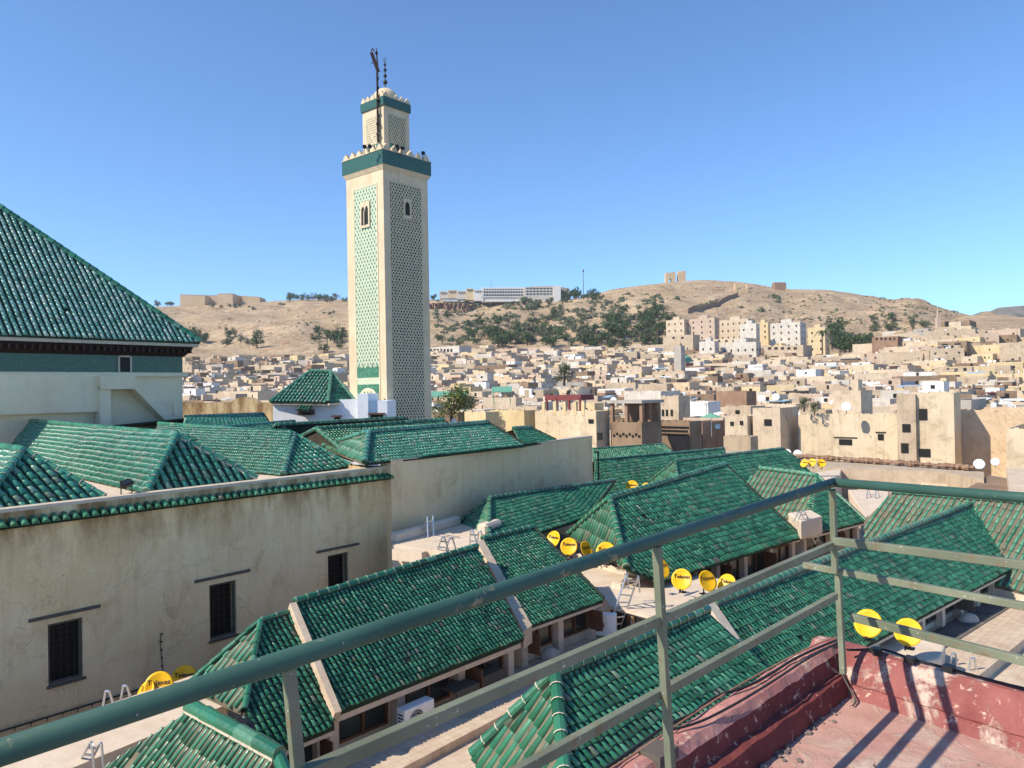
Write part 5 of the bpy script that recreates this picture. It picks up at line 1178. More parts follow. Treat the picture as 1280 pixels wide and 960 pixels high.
    if wins:
        n = rnd.choice((1, 1, 2, 2, 3, 3)) if L1 > 5 else rnd.choice((0, 1, 2)); zz = wz or (z1 - rnd.uniform(1.8, 2.6)); info['nw'] = n
        winrow(root, P, d1, d2, o1, n, L1, zz, rnd.uniform(.25, .5), rnd.uniform(.3, .6), rnd)
        if rnd.random() < .7: winrow(root, P, d1, d2, o1, max(1, n - 1), L1, zz - 2.7, .35, .45, rnd)
        if rnd.random() < .6: winrow(root, P, d2, d1, o2, rnd.choice((1, 2)), L2, zz, .35, .45, rnd)
    if dist < 300:   # crumbling top edge: ragged little blocks of parapet
        q = MB()
        for i in range(int(L1 / .6)):
            if rnd.random() < .62: 
                s = i * .6 + .3; q.box(P + d1 * s + d2 * .13 + UPZ * (z1 + .04), d1 * rnd.uniform(.15, .3), d2 * .11, UPZ * rnd.uniform(.05, .14))
        if q.v: q.build('worn_parapet', HM[col], root)
    houses.append((root, info)); return root
def hpx(xl, xc, xr, yt, Y, col, label=None, az=38, ht=9, **k):
    """near corner pixel xc at depth Y, lit face reaches xl, dark face reaches xr"""
    P = atY(xc, yt, Y); d2 = dirv(az); d1 = dirv(az - 90)
    def solve(d, x):      # length so that P+d*L projects at column x
        u = (x - 640) / 960 ; den = (d.x - u * d.y)
        return abs((u * P.y - P.x) / den)
    L1 = solve(d1, xl); L2 = max(2.0, solve(d2, xr)); z1 = P.z; z0 = min(z1 - ht, 20 + ground(P.x / P.y, P.y))
    r_ = house(P, z0, z1, L1, min(L2, 30), az, col, int(xc * 7 + yt), extras=k.get('extras', False), wins=k.get('wins', False), roof=k.get('roof', 'rooftop'))
    if label: tag(r_, label, 'house'); houses.pop()
    r_['_d'] = 0; del r_['_d']; return r_, P, d1, d2, L1, L2
def face_win(h, s, y0, y1, wpx, face=1, name='window', lint=False, mat=None):
    """window on the lit face (face=1) or dark face at pixel column s"""
    r_, P, d1, d2, L1, L2 = h; d = d1 if face == 1 else d2; o_ = -(d2 if face == 1 else d1)
    def hit(x, y):
        rr = ray(x, y); k = (P - EYE).dot(o_) / rr.dot(o_); return EYE + rr * k
    a, b, c = hit(s - wpx / 2, (y0 + y1) / 2), hit(s + wpx / 2, (y0 + y1) / 2), hit(s, y0); e = hit(s, y1)
    m_ = (a + b) / 2; w = ubox(name, Vector((m_.x, m_.y, (c.z + e.z) / 2)) + o_ * .02, d * (a - b).length / 2, o_ * .08, abs(c.z - e.z) / 2, r_)
    if lint: ubox('lintel', Vector((m_.x, m_.y, max(c.z, e.z) + .2)) + o_ * .03, d * (a - b).length * .9, o_ * .06, .07, r_, me=unit_g)
    return w
# ---- hand placed near houses (right)
h = hpx(997, 1121, 1129, 519, 92, 'sunny cream', 'smooth cream house with two tiny lintelled windows and a flat top, right of centre', az=40)
face_win(h, 1057, 549, 556, 16, lint=True); face_win(h, 1101, 542.5, 550, 7, lint=True)
h = hpx(1145, 1192, 1200, 491, 86, 'sunny cream', 'tall cream house with a square dark upper window, left of the long brick wall', az=40)
face_win(h, 1154, 511, 525, 10); face_win(h, 1156, 561, 571, 14)
h = hpx(1120, 1144, 1150, 493, 88, 'tan', 'narrow tan house with stacked small windows, squeezed beside the smooth cream house', az=40)
face_win(h, 1133, 530, 540, 10); face_win(h, 1131, 554, 566, 9)
h = hpx(1192, 1330, 1340, 513, 84, 'brick', 'long brick walled house at the right edge of the old town', az=40)
h = hpx(1256, 1340, 1350, 537, 74, 'sunny cream', 'low pink walled house in front of the long brick wall at the right edge', az=40)
h = hpx(1192, 1214, 1232, 500, 95, 'grey', 'small grey plastered roof house with streaked dark walls above the brick wall', az=40)
h = hpx(940, 975, 997, 510, 98, 'cream', 'tan house with one square window, left of the smooth cream house', az=40); face_win(h, 960, 524, 532, 9)
h = hpx(903, 938, 946, 546, 88, 'tan', 'low crumbling tan house left of the tan one window house', az=40)
h = hpx(905, 934, 944, 520, 100, 'cream', 'cream house with two small windows above the low crumbling one', az=40); face_win(h, 915, 527, 532, 4); face_win(h, 927, 526, 531, 4)
h = hpx(858, 878, 905, 528, 92, 'brick brown', 'rounded crumbling brown ruin beside the brick loggia tower', az=40)
h = hpx(762, 802, 826, 528, 82, 'brown', 'brown brick tower house carrying an open loggia with railings', az=44)
r_, P, d1, d2, L1, L2 = h; zt_ = P.z
for s in (0.03, .5, .97):
    q = MB(); q.box(P + d1 * L1 * s + d2 * .25 + UPZ * 1.0, d1 * .18, d2 * .18, UPZ * 1.1); q.build('pillar', HM['brick brown'], r_)
for s in (.5, .97):
    q = MB(); q.box(P + d2 * L2 * s + d1 * .25 + UPZ * 1.0, d1 * .15, d2 * .15, UPZ * 1.1); q.build('pillar', HM['brick brown'], r_)
q = MB(); q.box(P + d1 * L1 / 2 + d2 * L2 / 2 + UPZ * 2.2, d1 * (L1 / 2 + .25), d2 * (L2 / 2 + .25), UPZ * .16); q.build('loggia_roof', HM['grey'], r_)
q = MB(); q.box(P + d1 * L1 / 2 + d2 * (L2 - .5) + UPZ * 1.0, d1 * L1 * .48, d2 * .1, UPZ * 1.1); q.build('back_wall', HM['brick brown'], r_)
q = MB()
for i in range(24): q.tube(P + d1 * L1 * i / 24 + d2 * .1, P + d1 * L1 * i / 24 + d2 * .1 + UPZ * .8, .02, n=4)
q.tube(P + d2 * .1 + UPZ * .8, P + d1 * L1 + d2 * .1 + UPZ * .8, .025, n=5); q.build('railing', M['iron'], r_)
for i in range(9):
    c = P + d1 * L1 * (i + .8) / 10 - UPZ * 1.4; ubox('vent', Vector((c.x, c.y, c.z + (.1 if i % 2 else -.1))) - d2 * .01, d1 * .13, d2 * .06, .13, r_)
h = hpx(820, 862, 876, 527, 88, 'brown', 'brown house with a lattice of small diamond vents, right of the loggia tower', az=44)
r_, P, d1, d2, L1, L2 = h
for i in range(14):
    for j in range(3):
        c = P + d1 * L1 * (i + .8 + .5 * (j % 2)) / 16 - UPZ * (.7 + j * .42); ubox('vent', c - d2 * .01, d1 * .11, d2 * .06, .12, r_)
h = hpx(668, 745, 761, 514, 84, 'sunny cream', 'cream house with a dark red pergola terrace, below the town centre', az=44)
r_, P, d1, d2, L1, L2 = h; face_win(h, 745 - 6, 524, 529, 6); face_win(h, 750, 541, 550, 5)
q = MB(); q.box(P + d1 * L1 * .62 + d2 * 2.2 + UPZ * 1.5, d1 * L1 * .30, d2 * 1.2, UPZ * .30)
for k in (-.28, -.1, .1, .28): q.box(P + d1 * L1 * (.62 + k) + d2 * 1.1 + UPZ * .6, d1 * .12, d2 * .1, UPZ * .9)
q.build('pergola', M['tarp_red'], r_)
for k in (.2, .33, .5, .66, .85):
    q = MB(); q.box(P + d1 * L1 * k + d2 * .12 + UPZ * .3, d1 * .22, d2 * .16, UPZ * .75); q.build('pillar', HM['pale yellow'], r_)
h = hpx(580, 607, 613, 515, 86, 'pale yellow', 'pale yellow house right of the tree beside the minaret', az=48)
h = hpx(612, 655, 676, 513, 90, 'pale yellow', 'bright yellow house with a white roof edge, left of the red pergola house', az=44, roof='rooftop_w'); face_win(h, 606 + 14, 521, 526, 4)
h = hpx(826, 848, 862, 495, 118, 'tan', 'tan house with three arched dark windows behind the loggia tower', az=60)
for s in (829, 834, 840): face_win(h, s, 512, 520, 2.6)
h = hpx(858, 885, 900, 502, 125, 'white', 'white cube house with dark shaded side near the green parasol', az=44)
h = hpx(895, 933, 945, 489, 150, 'brick brown', 'dark brown long house above the pair of big white dishes', az=44)
h = hpx(780, 826, 850, 489, 135, 'off white', 'off white long roofed house at the middle of the town', az=44)
h = hpx(1040, 1076, 1090, 488, 130, 'cream', 'cream house with an open roof gallery and dark gaps at the right middle', az=44, extras=True)
# flat terraces right behind the mosque
def flatb(label, pts, h, z0, mat, cat='flat roof'):
    q = MB(); q.prism([at(x, y, h) for x, y in pts], z0); tag(q.build('flat_roof_block', mat), label, cat)
flatb('long low beige wall and flat roof behind the yellow dish cluster', [(990, 583), (1180, 590), (1230, 600), (1230, 590), (1180, 583), (1000, 574)], 6.2, 4, HM['tan'])
flatb('beige courtyard wall just above the handrail at right', [(1046, 596), (1190, 606), (1232, 612), (1240, 600), (1180, 594), (1040, 585)], 7.0, 4, HM['cream'])
flatb('crumbling brown wall stub under the two small white dishes at right', [(1205, 612), (1262, 620), (1260, 598), (1238, 594)], 6.4, 4, HM['brown'])
flatb('orange plastered yard wall at the far right edge behind the handrail', [(1262, 616), (1340, 630), (1340, 590), (1258, 584)], 5.6, 4, HM['cream'])
flatb('low tan terrace strip at the foot of the far green ridges', [(870, 574), (985, 580), (1005, 568), (900, 562)], 6.0, 4, HM['tan'])
q = MB()
for i in range(60):
    k = i / 60; p = at(1000, 571, 6.0).lerp(at(1222, 586, 6.0), k); q.ball(p + Vector((0, random.uniform(0, .5), .05)), random.uniform(.2, .45), random.uniform(.2, .4), random.uniform(.1, .22), 6, 4, jit=.3)
o = q.build('rubble_ridge', HM['brick brown']); tag(o, 'dark crumbling ridge of rubble along the wall top behind the dish cluster', 'rubble')
# ---- generated houses
rnd = random.Random(11); k = 0; Y = 104.0; rows = []
cols = ['cream'] * 9 + ['tan'] * 8 + ['pinkish tan'] * 2 + ['pale yellow'] * 3 + ['brown'] * 3 + ['brick brown'] * 1 + ['off white'] * 2 + ['grey'] * 1 + ['white'] * 1 + ['brick']
row = 0
while Y < 640:
    step = 9.5 + Y * .020
    for x0, x1 in ((215, 436), (538, 1300)):
        X = (x0 - 640) / 960 * Y; Xe = (x1 - 640) / 960 * Y
        X += rnd.uniform(0, step * .6)
        while X < Xe:
            yy = Y * (1 + rnd.uniform(-.035, .035)); L1 = step * rnd.uniform(.75, 1.4); L2 = step * rnd.uniform(.5, .9); g = 20 + ground(X / yy, yy)
            px = 640 + 960 * X / yy; hgt = rnd.choice((7.2, 7.7, 8.1, 8.5, 9.0, 9.8)) + rnd.uniform(-.3, .3)
            skip = (Y < 108 and px > 870) or (Y < 112 and 560 < px < 900) or (Y > 520 and 1000 < px < 1095) or (Y > 560 and px > 1095) or (Y > 570 and px < 436) or (535 < px < 590 and Y < 108) or (Y > 380 and px > 1160) or (Y > 628)
            if px < 436 and Y < 125: hgt -= 1.0
            if Y > 560 : hgt -= 2
            if not skip: house(Vector((X, yy, 0)), g - 3, g + hgt, L1, L2, 40 + rnd.uniform(-16, 16), (rnd.choice(['cream', 'tan', 'tan', 'pale yellow', 'pinkish tan']) if px > 1130 and Y > 280 else rnd.choice(cols)), k, roof='rooftop_w' if rnd.random() < .2 else 'rooftop'); houses[-1][1]['row'] = row
            k += 1; X += step * rnd.uniform(.85, 1.35)
    Y *= 1 + (.078 if Y < 300 else .085); row += 1
print('HOUSES', len(houses))
# labels for generated houses
ordw = ['first', 'second', 'third', 'fourth', 'fifth', 'sixth', 'seventh', 'eighth', 'ninth', 'tenth', 'eleventh', 'twelfth', 'thirteenth', 'fourteenth', 'fifteenth', 'sixteenth', 'seventeenth', 'eighteenth', 'nineteenth', 'twentieth']
tens = ['', '', 'twenty', 'thirty', 'forty', 'fifty', 'sixty', 'seventy', 'eighty', 'ninety']
def ordinal(n):
    if n <= 20: return ordw[n - 1]
    t_, u_ = divmod(n, 10)
    return (tens[t_] + '-' + ordw[u_ - 1]) if u_ else tens[t_][:-1] + 'ieth'
groups = {}
for r_, inf in houses:
    P = inf['P']; px = 640 + 960 * P.x / P.y; Y = P.y
    depth = 'near rows' if Y < 150 else 'front rows' if Y < 240 else 'middle rows' if Y < 350 else 'far rows' if Y < 480 else 'hill foot'
    side = 'left side' if px < 500 else 'beside minaret' if px < 620 else 'below hotel' if px < 720 else 'below slope' if px < 830 else 'under ruins' if px < 910 else 'below apartments' if px < 1010 else 'below grove' if px < 1110 else 'right side'
    w_ = ['windowless', 'one windowed', 'two windowed', 'three windowed'][inf['nw']]
    rm = f", {inf['canopy']} canopy" if inf.get('canopy') else f", {inf['room']} roof room" if inf['room'] else ''
    r_['_lab'] = f"{w_} {inf['col']} house{rm}, {depth}, {side}"; groups.setdefault(r_['_lab'], []).append((px, r_))
for lab, L in groups.items():
    L.sort(key=lambda t_: t_[0])
    for i, (px, r_) in enumerate(L):
        tag(r_, lab if len(L) == 1 else f"{ordinal(i + 1)} from left, {lab}", 'house', 'houses of the old town'); del r_['_lab']
# ---- the countless smaller roofs and yards filling the gaps
rnd = random.Random(77); q = MB(); fm = [HM[c_] for c_ in ('cream', 'tan', 'pale yellow', 'pinkish tan', 'off white', 'brown', 'grey', 'brick brown')] + [M['rooftop'], M['dark'], M['sheet'], M['tarp_blue']]
Yf = 112.0
while Yf < 648:
    st = 3.8 + Yf * .011
    for x0, x1 in ((215, 436), (538, 1300)):
        X = (x0 - 640) / 960 * Yf
        while X < (x1 - 640) / 960 * Yf:
            px = 640 + 960 * X / Yf; yy = Yf * (1 + rnd.uniform(-.02, .02)); skip = (Yf < 135 and px > 870) or (Yf > 520 and 1000 < px < 1095) or (Yf > 560 and px > 1095) or (Yf > 400 and px > 1160) or (Yf > 590 and px < 436) or (Yf > 600 and 830 < px < 1000)
            if not skip:
                g = 20 + ground(X / yy, yy); az_ = 40 + rnd.uniform(-20, 20); e2 = dirv(az_); e1 = dirv(az_ - 90); a_ = st * rnd.uniform(.4, .85); b_ = st * rnd.uniform(.3, .6); zt__ = g + rnd.choice((6.4, 7, 7.5, 8.0, 8.4, 8.9)) + rnd.uniform(-.3, .3) - (1.5 if Yf > 560 else 0) - (1.5 if Yf < 150 else 0)
                P = Vector((X, yy, 0)); mi = rnd.choice((0, 0, 0, 0, 1, 1, 1, 1, 2, 3, 4, 5, 6)); t0 = len(q.f); shell(q, P, e1, e2, a_ * 2, b_ * 2, g - 3, zt__, .4, .2)
                for f_ in range(t0, len(q.f)): q.m[f_] = 8 if q.m[f_] == 1 else mi
                for k_ in range(rnd.choice((1, 2, 2, 3))):
                    c = P + e1 * a_ * 2 * rnd.uniform(.12, .88) + UPZ * (zt__ - rnd.uniform(1.2, 3.8)) - e2 * .02; q.box(c, e1 * rnd.uniform(.2, .42), e2 * .05, UPZ * rnd.uniform(.25, .5), 9)
                for k_ in range(rnd.choice((0, 1, 1))):
                    c = P + e2 * b_ * 2 * rnd.uniform(.15, .85) + UPZ * (zt__ - rnd.uniform(1.2, 3)) - e1 * .02; q.box(c, e2 * rnd.uniform(.2, .4), e1 * .05, UPZ * rnd.uniform(.25, .5), 9)
                if rnd.random() < .5:
                    c = P + e1 * a_ * rnd.uniform(.5, 1.4) + e2 * b_ * rnd.uniform(.5, 1.5); h_ = rnd.uniform(.8, 2.2); q.box(c + UPZ * (zt__ - .4 + h_ / 2), e1 * a_ * rnd.uniform(.2, .5), e2 * b_ * rnd.uniform(.2, .5), UPZ * (h_ / 2), rnd.choice((0, 1, 2, 0, 5, 1, 8)))
                if rnd.random() < .07: c = P + e1 * a_ + e2 * b_ + UPZ * (zt__ + 1.4); q.box(c, e1 * a_ * .6, e2 * b_ * .5 + UPZ * .2, UPZ * .03, rnd.choice((10, 10, 11, 8)))
            X += st * rnd.uniform(.9, 1.5)
    Yf *= 1.055
o = q.build('small_houses', fm); o['kind'] = 'stuff'; o['label'] = 'carpet of small flat roofed houses filling the gaps of the old town'
# ---- apartment blocks, and other special buildings
def block(label, xl, xc, xr, yt, yb, Y, col, cols_=3, rows_=3, az=38, cat='apartment building', wd='dark', x_off=0, roof='rooftop_w'):
    h = hpx(xl, xc, xr, yt, Y, col, None, az=az, ht=26, roof=roof); r_ = h[0]; houses.pop(); r_.name = 'apartment_block'; tag(r_, label, cat)
    P, d1, d2, L1, L2 = h[1:]; fh = (yb - yt) / 960 * Y / rows_
    for j in range(rows_):
        for i in range(cols_):
            c = P + d1 * L1 * (i + .5) / cols_; ubox('window', Vector((c.x, c.y, P.z - fh * (j + .62))) - d2 * .02, d1 * .55, d2 * .08, .85, r_)
        for i in range(max(1, cols_ // 2)):
            c = P + d2 * min(L2, 30) * (i + .5) / max(1, cols_ // 2); ubox('window', Vector((c.x, c.y, P.z - fh * (j + .62))) - d1 * .02, d2 * .5, d1 * .08, .85, r_)
    q = MB(); shell(q, P + d1 * L1 * .3 + d2 * 1.5, d1, d2, L1 * .35, 4, P.z - .5, P.z + 2.6, .3); q.build('roof_room', [HM[col], M['rooftop_w']], r_)
    return h
block('small cream apartment block at the left end of the row', 834, 855, 862.5, 399, 416, 640, 'cream', 3, 2)
block('pinkish cream four storey apartment block with a dark roof pergola', 863, 893, 900, 397, 424, 630, 'pinkish tan', 3, 4)
block('wide cream apartment block in the centre of the row with a stepped roof', 901, 935, 946, 398, 424, 650, 'cream', 5, 3)
block('pale blue white block with a teal band in front of the wide cream block', 926, 945, 951, 404, 428, 600, 'off white', 2, 2)
block('narrow pale yellow block between the blue white and the off white blocks', 946, 960, 966, 403, 424, 625, 'pale yellow', 2, 3)
block('tall off white apartment block with four rows of small windows', 964, 1000, 1009, 402, 434, 600, 'off white', 4, 4)
block('pale yellow apartment block just left of the dark palms', 1011, 1031, 1038, 409, 440, 560, 'pale yellow', 2, 3)
block('grey white low building with slanted piers between its windows', 875, 893, 900, 426, 442, 520, 'off white', 2, 1)
block('long low grey white building with slanted piers, below the wide cream block', 902, 945, 952, 427, 443, 515, 'off white', 5, 1)
h = hpx(830, 866, 876, 418, 585, 'tan', 'low tan house hiding the foot of the leftmost apartment block', az=44); face_win(h, 842, 421, 423.5, 3); face_win(h, 853, 421, 423.5, 3)
h = hpx(864, 930, 950, 422, 570, 'cream', 'long low cream house hiding the foot of the pinkish apartment block', az=42)
for i in range(6): face_win(h, 872 + i * 9, 425, 427.5, 3)
h = hpx(955, 1004, 1016, 431, 500, 'tan', 'long tan house with a row of openings before the tall off white block', az=42)
for i in range(5): face_win(h, 962 + i * 8, 434, 437, 4)
block('sandy tall house with a dark open loggia high at the right', 1172, 1214, 1226, 407, 428, 395, 'cream', 2, 1)
h = hpx(1176, 1212, 1222, 400, 402, 'brown', 'brown upper storey with dark openings on the sandy tall house', az=40); face_win(h, 1184, 402, 408, 6); face_win(h, 1194, 402, 408, 6)
h = hpx(1216, 1232, 1254, 412, 400, 'tan', 'tan house with a white rim beside the sandy tall house', az=30)
h = hpx(1173, 1208, 1217, 426, 360, 'brown', 'brown house with two wide dark windows below the sandy tall house', az=40); face_win(h, 1181, 430, 433, 8); face_win(h, 1197, 429, 432, 8)
h = hpx(1250, 1330, 1340, 425, 330, 'tan', 'long olive tan wall house with a white roof rim at the right edge', az=44, roof='rooftop_w')
h = hpx(1091, 1122, 1134, 420, 430, 'brick brown', 'brick house with an unfinished top row of openings above the round trees', az=40)
for i in range(5): face_win(h, 1096 + i * 5.5, 422, 425, 2.4)
q = MB(); p = atY(1172.5, 412, 405); q.box(p + UPZ * 2, Vector((.9, 0, 0)), Vector((0, .9, 0)), UPZ * 4.5); q.tube(p + UPZ * 6.5, p + UPZ * 12, .5, .12, 6); tag(q.build('tower', HM['pinkish tan']), 'slim pink tower with a pointed tip at the sandy tall house', 'tower')
# white market hall right of the minaret, brown long hall, small mosque tower with green roof
h = hpx(536, 574, 590, 432, 600, 'off white', 'long low white market hall with arcade openings right of the minaret', az=40)
for i in range(7): face_win(h, 539 + i * 4.2, 436, 440, 2.4)
h = hpx(782, 850, 872, 429, 590, 'tan', 'long tan hall with a ledge line below the dark trees', az=44)
h = hpx(843, 851, 857, 432, 390, 'grey', 'small square minaret of weathered plaster with a green hipped roof beside it', az=50, ht=16)
P = h[1]; q = MB(); a = atY(854, 452, 396); s = 6; z_ = a.z
b = [a, a + Vector((s, 1, 0)), a + Vector((s, s + 1, 0)), a + Vector((0, s, 0))]; q.add(b + [a + Vector((s / 2, s / 2, 3.6))], [(0, 1, 4), (1, 2, 4), (2, 3, 4), (3, 0, 4)]); q.build('green_roof', M['tarp_green'], h[0])
# minaret side: flat green sheet roofs, parasol
q = MB(); a = atY(538, 493, 120); q.box(a + Vector((2.8, 1, 0)), Vector((2.9, 0, 0)), Vector((0, 1.5, .4)), UPZ * .06)
for k in (.1, 5.4): q.box(a + Vector((k, .3, -1.2)), Vector((.06, 0, 0)), Vector((0, .06, 0)), UPZ * 1.2)
tag(q.build('sheet_roof', M['tarp_green']), 'flat turquoise green sheet roof right beside the minaret', 'sheet roof')
q = MB(); a = atY(616, 487, 120); q.box(a + Vector((1.4, 1, 0)), Vector((1.6, 0, 0)), Vector((0, 1.5, .4)), UPZ * .06)
for k in (.1, 2.7): q.box(a + Vector((k, .3, -1.2)), Vector((.06, 0, 0)), Vector((0, .06, 0)), UPZ * 1.2)
tag(q.build('sheet_roof', M['tarp_green']), 'smaller turquoise green sheet roof, farther right of the minaret', 'sheet roof')
um = empty('parasol', atY(889, 535, 84), 'faded green parasol open on a rooftop in front of the white cube house', 'parasol')
a = atY(889, 516, 84); q = MB(); n = 10; vs = [a] + [a + Vector((math.cos(i * math.tau / n) * 1.25, math.sin(i * math.tau / n) * 1.25, -.5)) for i in range(n)]; q.add(vs, [(0, i + 1, (i + 1) % n + 1) for i in range(n)]); q.build('canopy', M['tarp_green'], um)
q = MB(); q.tube(a, a - UPZ * 2.6, .035); q.build('pole', M['alu'], um)
# ---- white satellite dishes on the roofs
wd = dish_proto('satellite_dish', .5, 'white_metal', None, False); usedw = [False]
def wdish(p, s, label, grp, daz=0):
    toc = math.degrees(math.atan2(-p.x, -p.y)); o = wd if not usedw[0] else copy_tree(wd); usedw[0] = True
    o.location = p; o.scale = (s, s, s); o.rotation_euler = (0, 0, -R(toc + daz) + math.pi); tag(o, label, 'satellite dish', grp); return o
WD = []
for x, y, r_, Y, lab in ((952, 498, 4.6, 105, 'big white dish on the tan rooftop, left one of the close pair'), (970, 496, 4.6, 105, 'big white dish on the tan rooftop, right one of the close pair'), (1058, 508, 6, 93, 'large white dish standing on the flat top of the smooth cream house'), (767, 500, 4, 90, 'white dish at the corner of the loggia tower roof'), (897, 533, 3.5, 84, 'small white dish under the green parasol'), (1064, 582, 4.5, 70, 'white dish on the long beige yard wall behind the handrail, nearest the corner'), (1224, 580, 6.5, 66, 'large white dish on the crumbling stub at right, left one'), (1244, 577, 5, 66, 'white dish on the crumbling stub at right, right one'), (984, 566, 5, 74, 'white dish behind the far green ridge, left one of two'), (997, 567, 5, 74, 'white dish behind the far green ridge, right one of two'), (567, 526, 3, 72, 'tiny white dish on the green roofs right of the minaret foot')):
    p = atY(x, y, Y); wdish(p, r_ * 2 * Y / 960, lab, 'larger white dishes near the mosque roofs')
rr = random.Random(5); cand = [h_ for h_ in houses]; rr.shuffle(cand); n = 0
for r_, inf in cand[:190]:
    d2 = dirv(40); d1 = dirv(-50)
    for _ in range(rr.choice((1, 1, 2))):
        if n >= 250: break
        p = inf['P'] + d1 * inf['L1'] * rr.uniform(.1, .9) + d2 * inf['L2'] * rr.uniform(.05, .6) + UPZ * (inf['z1'] + .55); n += 1
        px = 640 + 960 * p.x / p.y
        side = 'left of the minaret' if px < 500 else 'between minaret and town centre' if px < 720 else 'in the town centre' if px < 910 else 'below the apartment blocks' if px < 1010 else 'in the right part of the town'
        WD.append((px, side, wdish(p, rr.uniform(1.0, 1.7), '', 'small white dishes of the old town', rr.uniform(-25, 60))))
for sd__ in {w_[1] for w_ in WD}:
    for i, (px, _, o) in enumerate(sorted([w_ for w_ in WD if w_[1] == sd__], key=lambda v_: v_[0])): o['label'] = f'{ordinal(i + 1)} small white rooftop dish from the left {sd__}'

# ======================================================================= HILL BUILDINGS
def hillpt(x, y, Y0=300):
    u = (x - 640) / 960; Y = Y0; yr = ridgeY(x)
    hz = 487 - .0185 * (x - 640)
    while Y < yr:
        if hz - ground(u, Y) / Y * 960 <= y: break
        Y += 4
    return Vector((u * Y, Y, 20 + ground(u, Y)))
M['fort'] = plaster('sandy_fort_wall', (.50, .36, .22), (.60, .45, .29), (.36, .24, .14), .4, .05)
ft = empty('fortress', atY(270, 385, 1240), 'long sandy fortress with a square bastion on the hilltop left of the minaret', 'fortress')
def pxprism(q, pts, Y, dep, mi=0):
    f = [atY(x, y, Y) for x, y in pts]; b_ = [p + Vector((0, dep, 0)) for p in f]; n = len(f)
    a = sum(f[i].x * f[(i + 1) % n].z - f[(i + 1) % n].x * f[i].z for i in range(n))
    if a < 0: f = f[::-1]; b_ = b_[::-1]
    q.add(f + b_, [tuple(range(n)), tuple(range(2 * n - 1, n - 1, -1))] + [((i + 1) % n, i, i + n, (i + 1) % n + n) for i in range(n)], mi)
def crenel(x0, x1, y0, y1, st=2.0, dz=1.2):
    n = max(1, int((x1 - x0) / st)); pts = []
    for i in range(n):
        a, b = x0 + (x1 - x0) * i / n, x0 + (x1 - x0) * (i + .5) / n; y = y0 + (y1 - y0) * i / n
        pts += [(a, y), (b, y), (b, y + dz), (x0 + (x1 - x0) * (i + 1) / n, y + dz)]
    return pts
q = MB(); pxprism(q, crenel(225, 256, 368, 368.5) + [(256, 392), (225, 392)], 1230, 40); pxprism(q, crenel(256, 273, 369, 369) + [(273, 392), (256, 392)], 1250, 40)
q.build('curtain_wall', M['fort'], ft)
q = MB(); A0, A1 = atY(272, 384, 1205), atY(291, 384, 1200); pxprism(q, crenel(272, 291, 367, 366.5) + [(291, 394), (272, 394)], 1205, 40); q.build('bastion', M['fort'], ft)
q = MB(); pxprism(q, crenel(290, 325, 369, 371) + [(325, 390), (290, 390)], 1240, 30); pxprism(q, [(303, 370), (304, 369.5), (325, 371.5), (325, 388), (303, 388)], 1222, 20); q.build('curtain_wall', M['fort'], ft)
ht = empty('hotel', atY(655, 372, 1010), 'long white hotel with rows of dark windows on the hilltop right of the minaret', 'hotel')
def wrow(par, x0, x1, y, n, w_, h_, Y):
    q = MB(); 
    for i in range(n):
        x = x0 + (x1 - x0) * (i + .5) / n; f = [atY(x - w_ / 2, y, Y), atY(x + w_ / 2, y, Y), atY(x + w_ / 2, y + h_, Y), atY(x - w_ / 2, y + h_, Y)]
        o = MB(); o.hexa([f[3] + Vector((0, .5, 0)), f[2] + Vector((0, .5, 0)), f[1] + Vector((0, .5, 0)), f[0] + Vector((0, .5, 0))], [f[3], f[2], f[1], f[0]]); o.build('window', M['glass'], par)
q = MB(); pxprism(q, [(602, 359.5), (655, 359), (655, 377), (602, 377)], 1000, 18); q.build('main_wing', HM['white'], ht)
q = MB(); pxprism(q, [(655, 359), (670, 357.5), (692, 357), (692, 379), (655, 379)], 985, 18); q.build('right_wing', HM['off white'], ht)
q = MB(); pxprism(q, [(692, 357), (701, 357.3), (701, 378), (692, 378)], 983, 22); q.build('end_wall', HM['white'], ht)
q = MB(); pxprism(q, [(701, 358.5), (712, 360.5), (712, 378), (701, 378)], 1000, 18); q.build('rear_wing', HM['grey'], ht)
for y in (361, 364.6, 368.2): wrow(ht, 604, 654, y, 15, 2.0, 1.7, 999.6)
for y in (359.6, 363.2, 366.6): wrow(ht, 657, 691, y, 8, 2.8, 1.5, 984.6)
for y in (363, 366.8, 370.4):
    q = MB(); pxprism(q, [(602, y), (655, y), (655, y + .7), (602, y + .7)], 998.5, 1.4); q.build('balcony_line', HM['white'], ht)
for i, (x0, x1, y0, y1) in enumerate(((549, 560, 364, 369), (560, 571, 362.5, 369), (571, 583, 363.5, 370), (583, 592, 360.5, 371), (592, 603, 362, 372))):
    q = MB(); pxprism(q, [(x0, y0), (x1, y0), (x1, y1 + 4), (x0, y1 + 4)], 1040 - i * 4, 14); o = q.build('villa', HM[('off white', 'cream', 'off white', 'pale yellow', 'white')[i]]); tag(o, ('leftmost small off white', 'second cream', 'middle off white', 'tall pale yellow', 'last white')[i] + ' villa on the ridge between minaret and hotel', 'house')
    for k in range(3):
        f = atY(x0 + (k + .8) * (x1 - x0) / 3.6, y0 + 2, 1039.3 - i * 4); ubox('window', f, Vector((.7, 0, 0)), Vector((0, .5, 0)), .8, o)
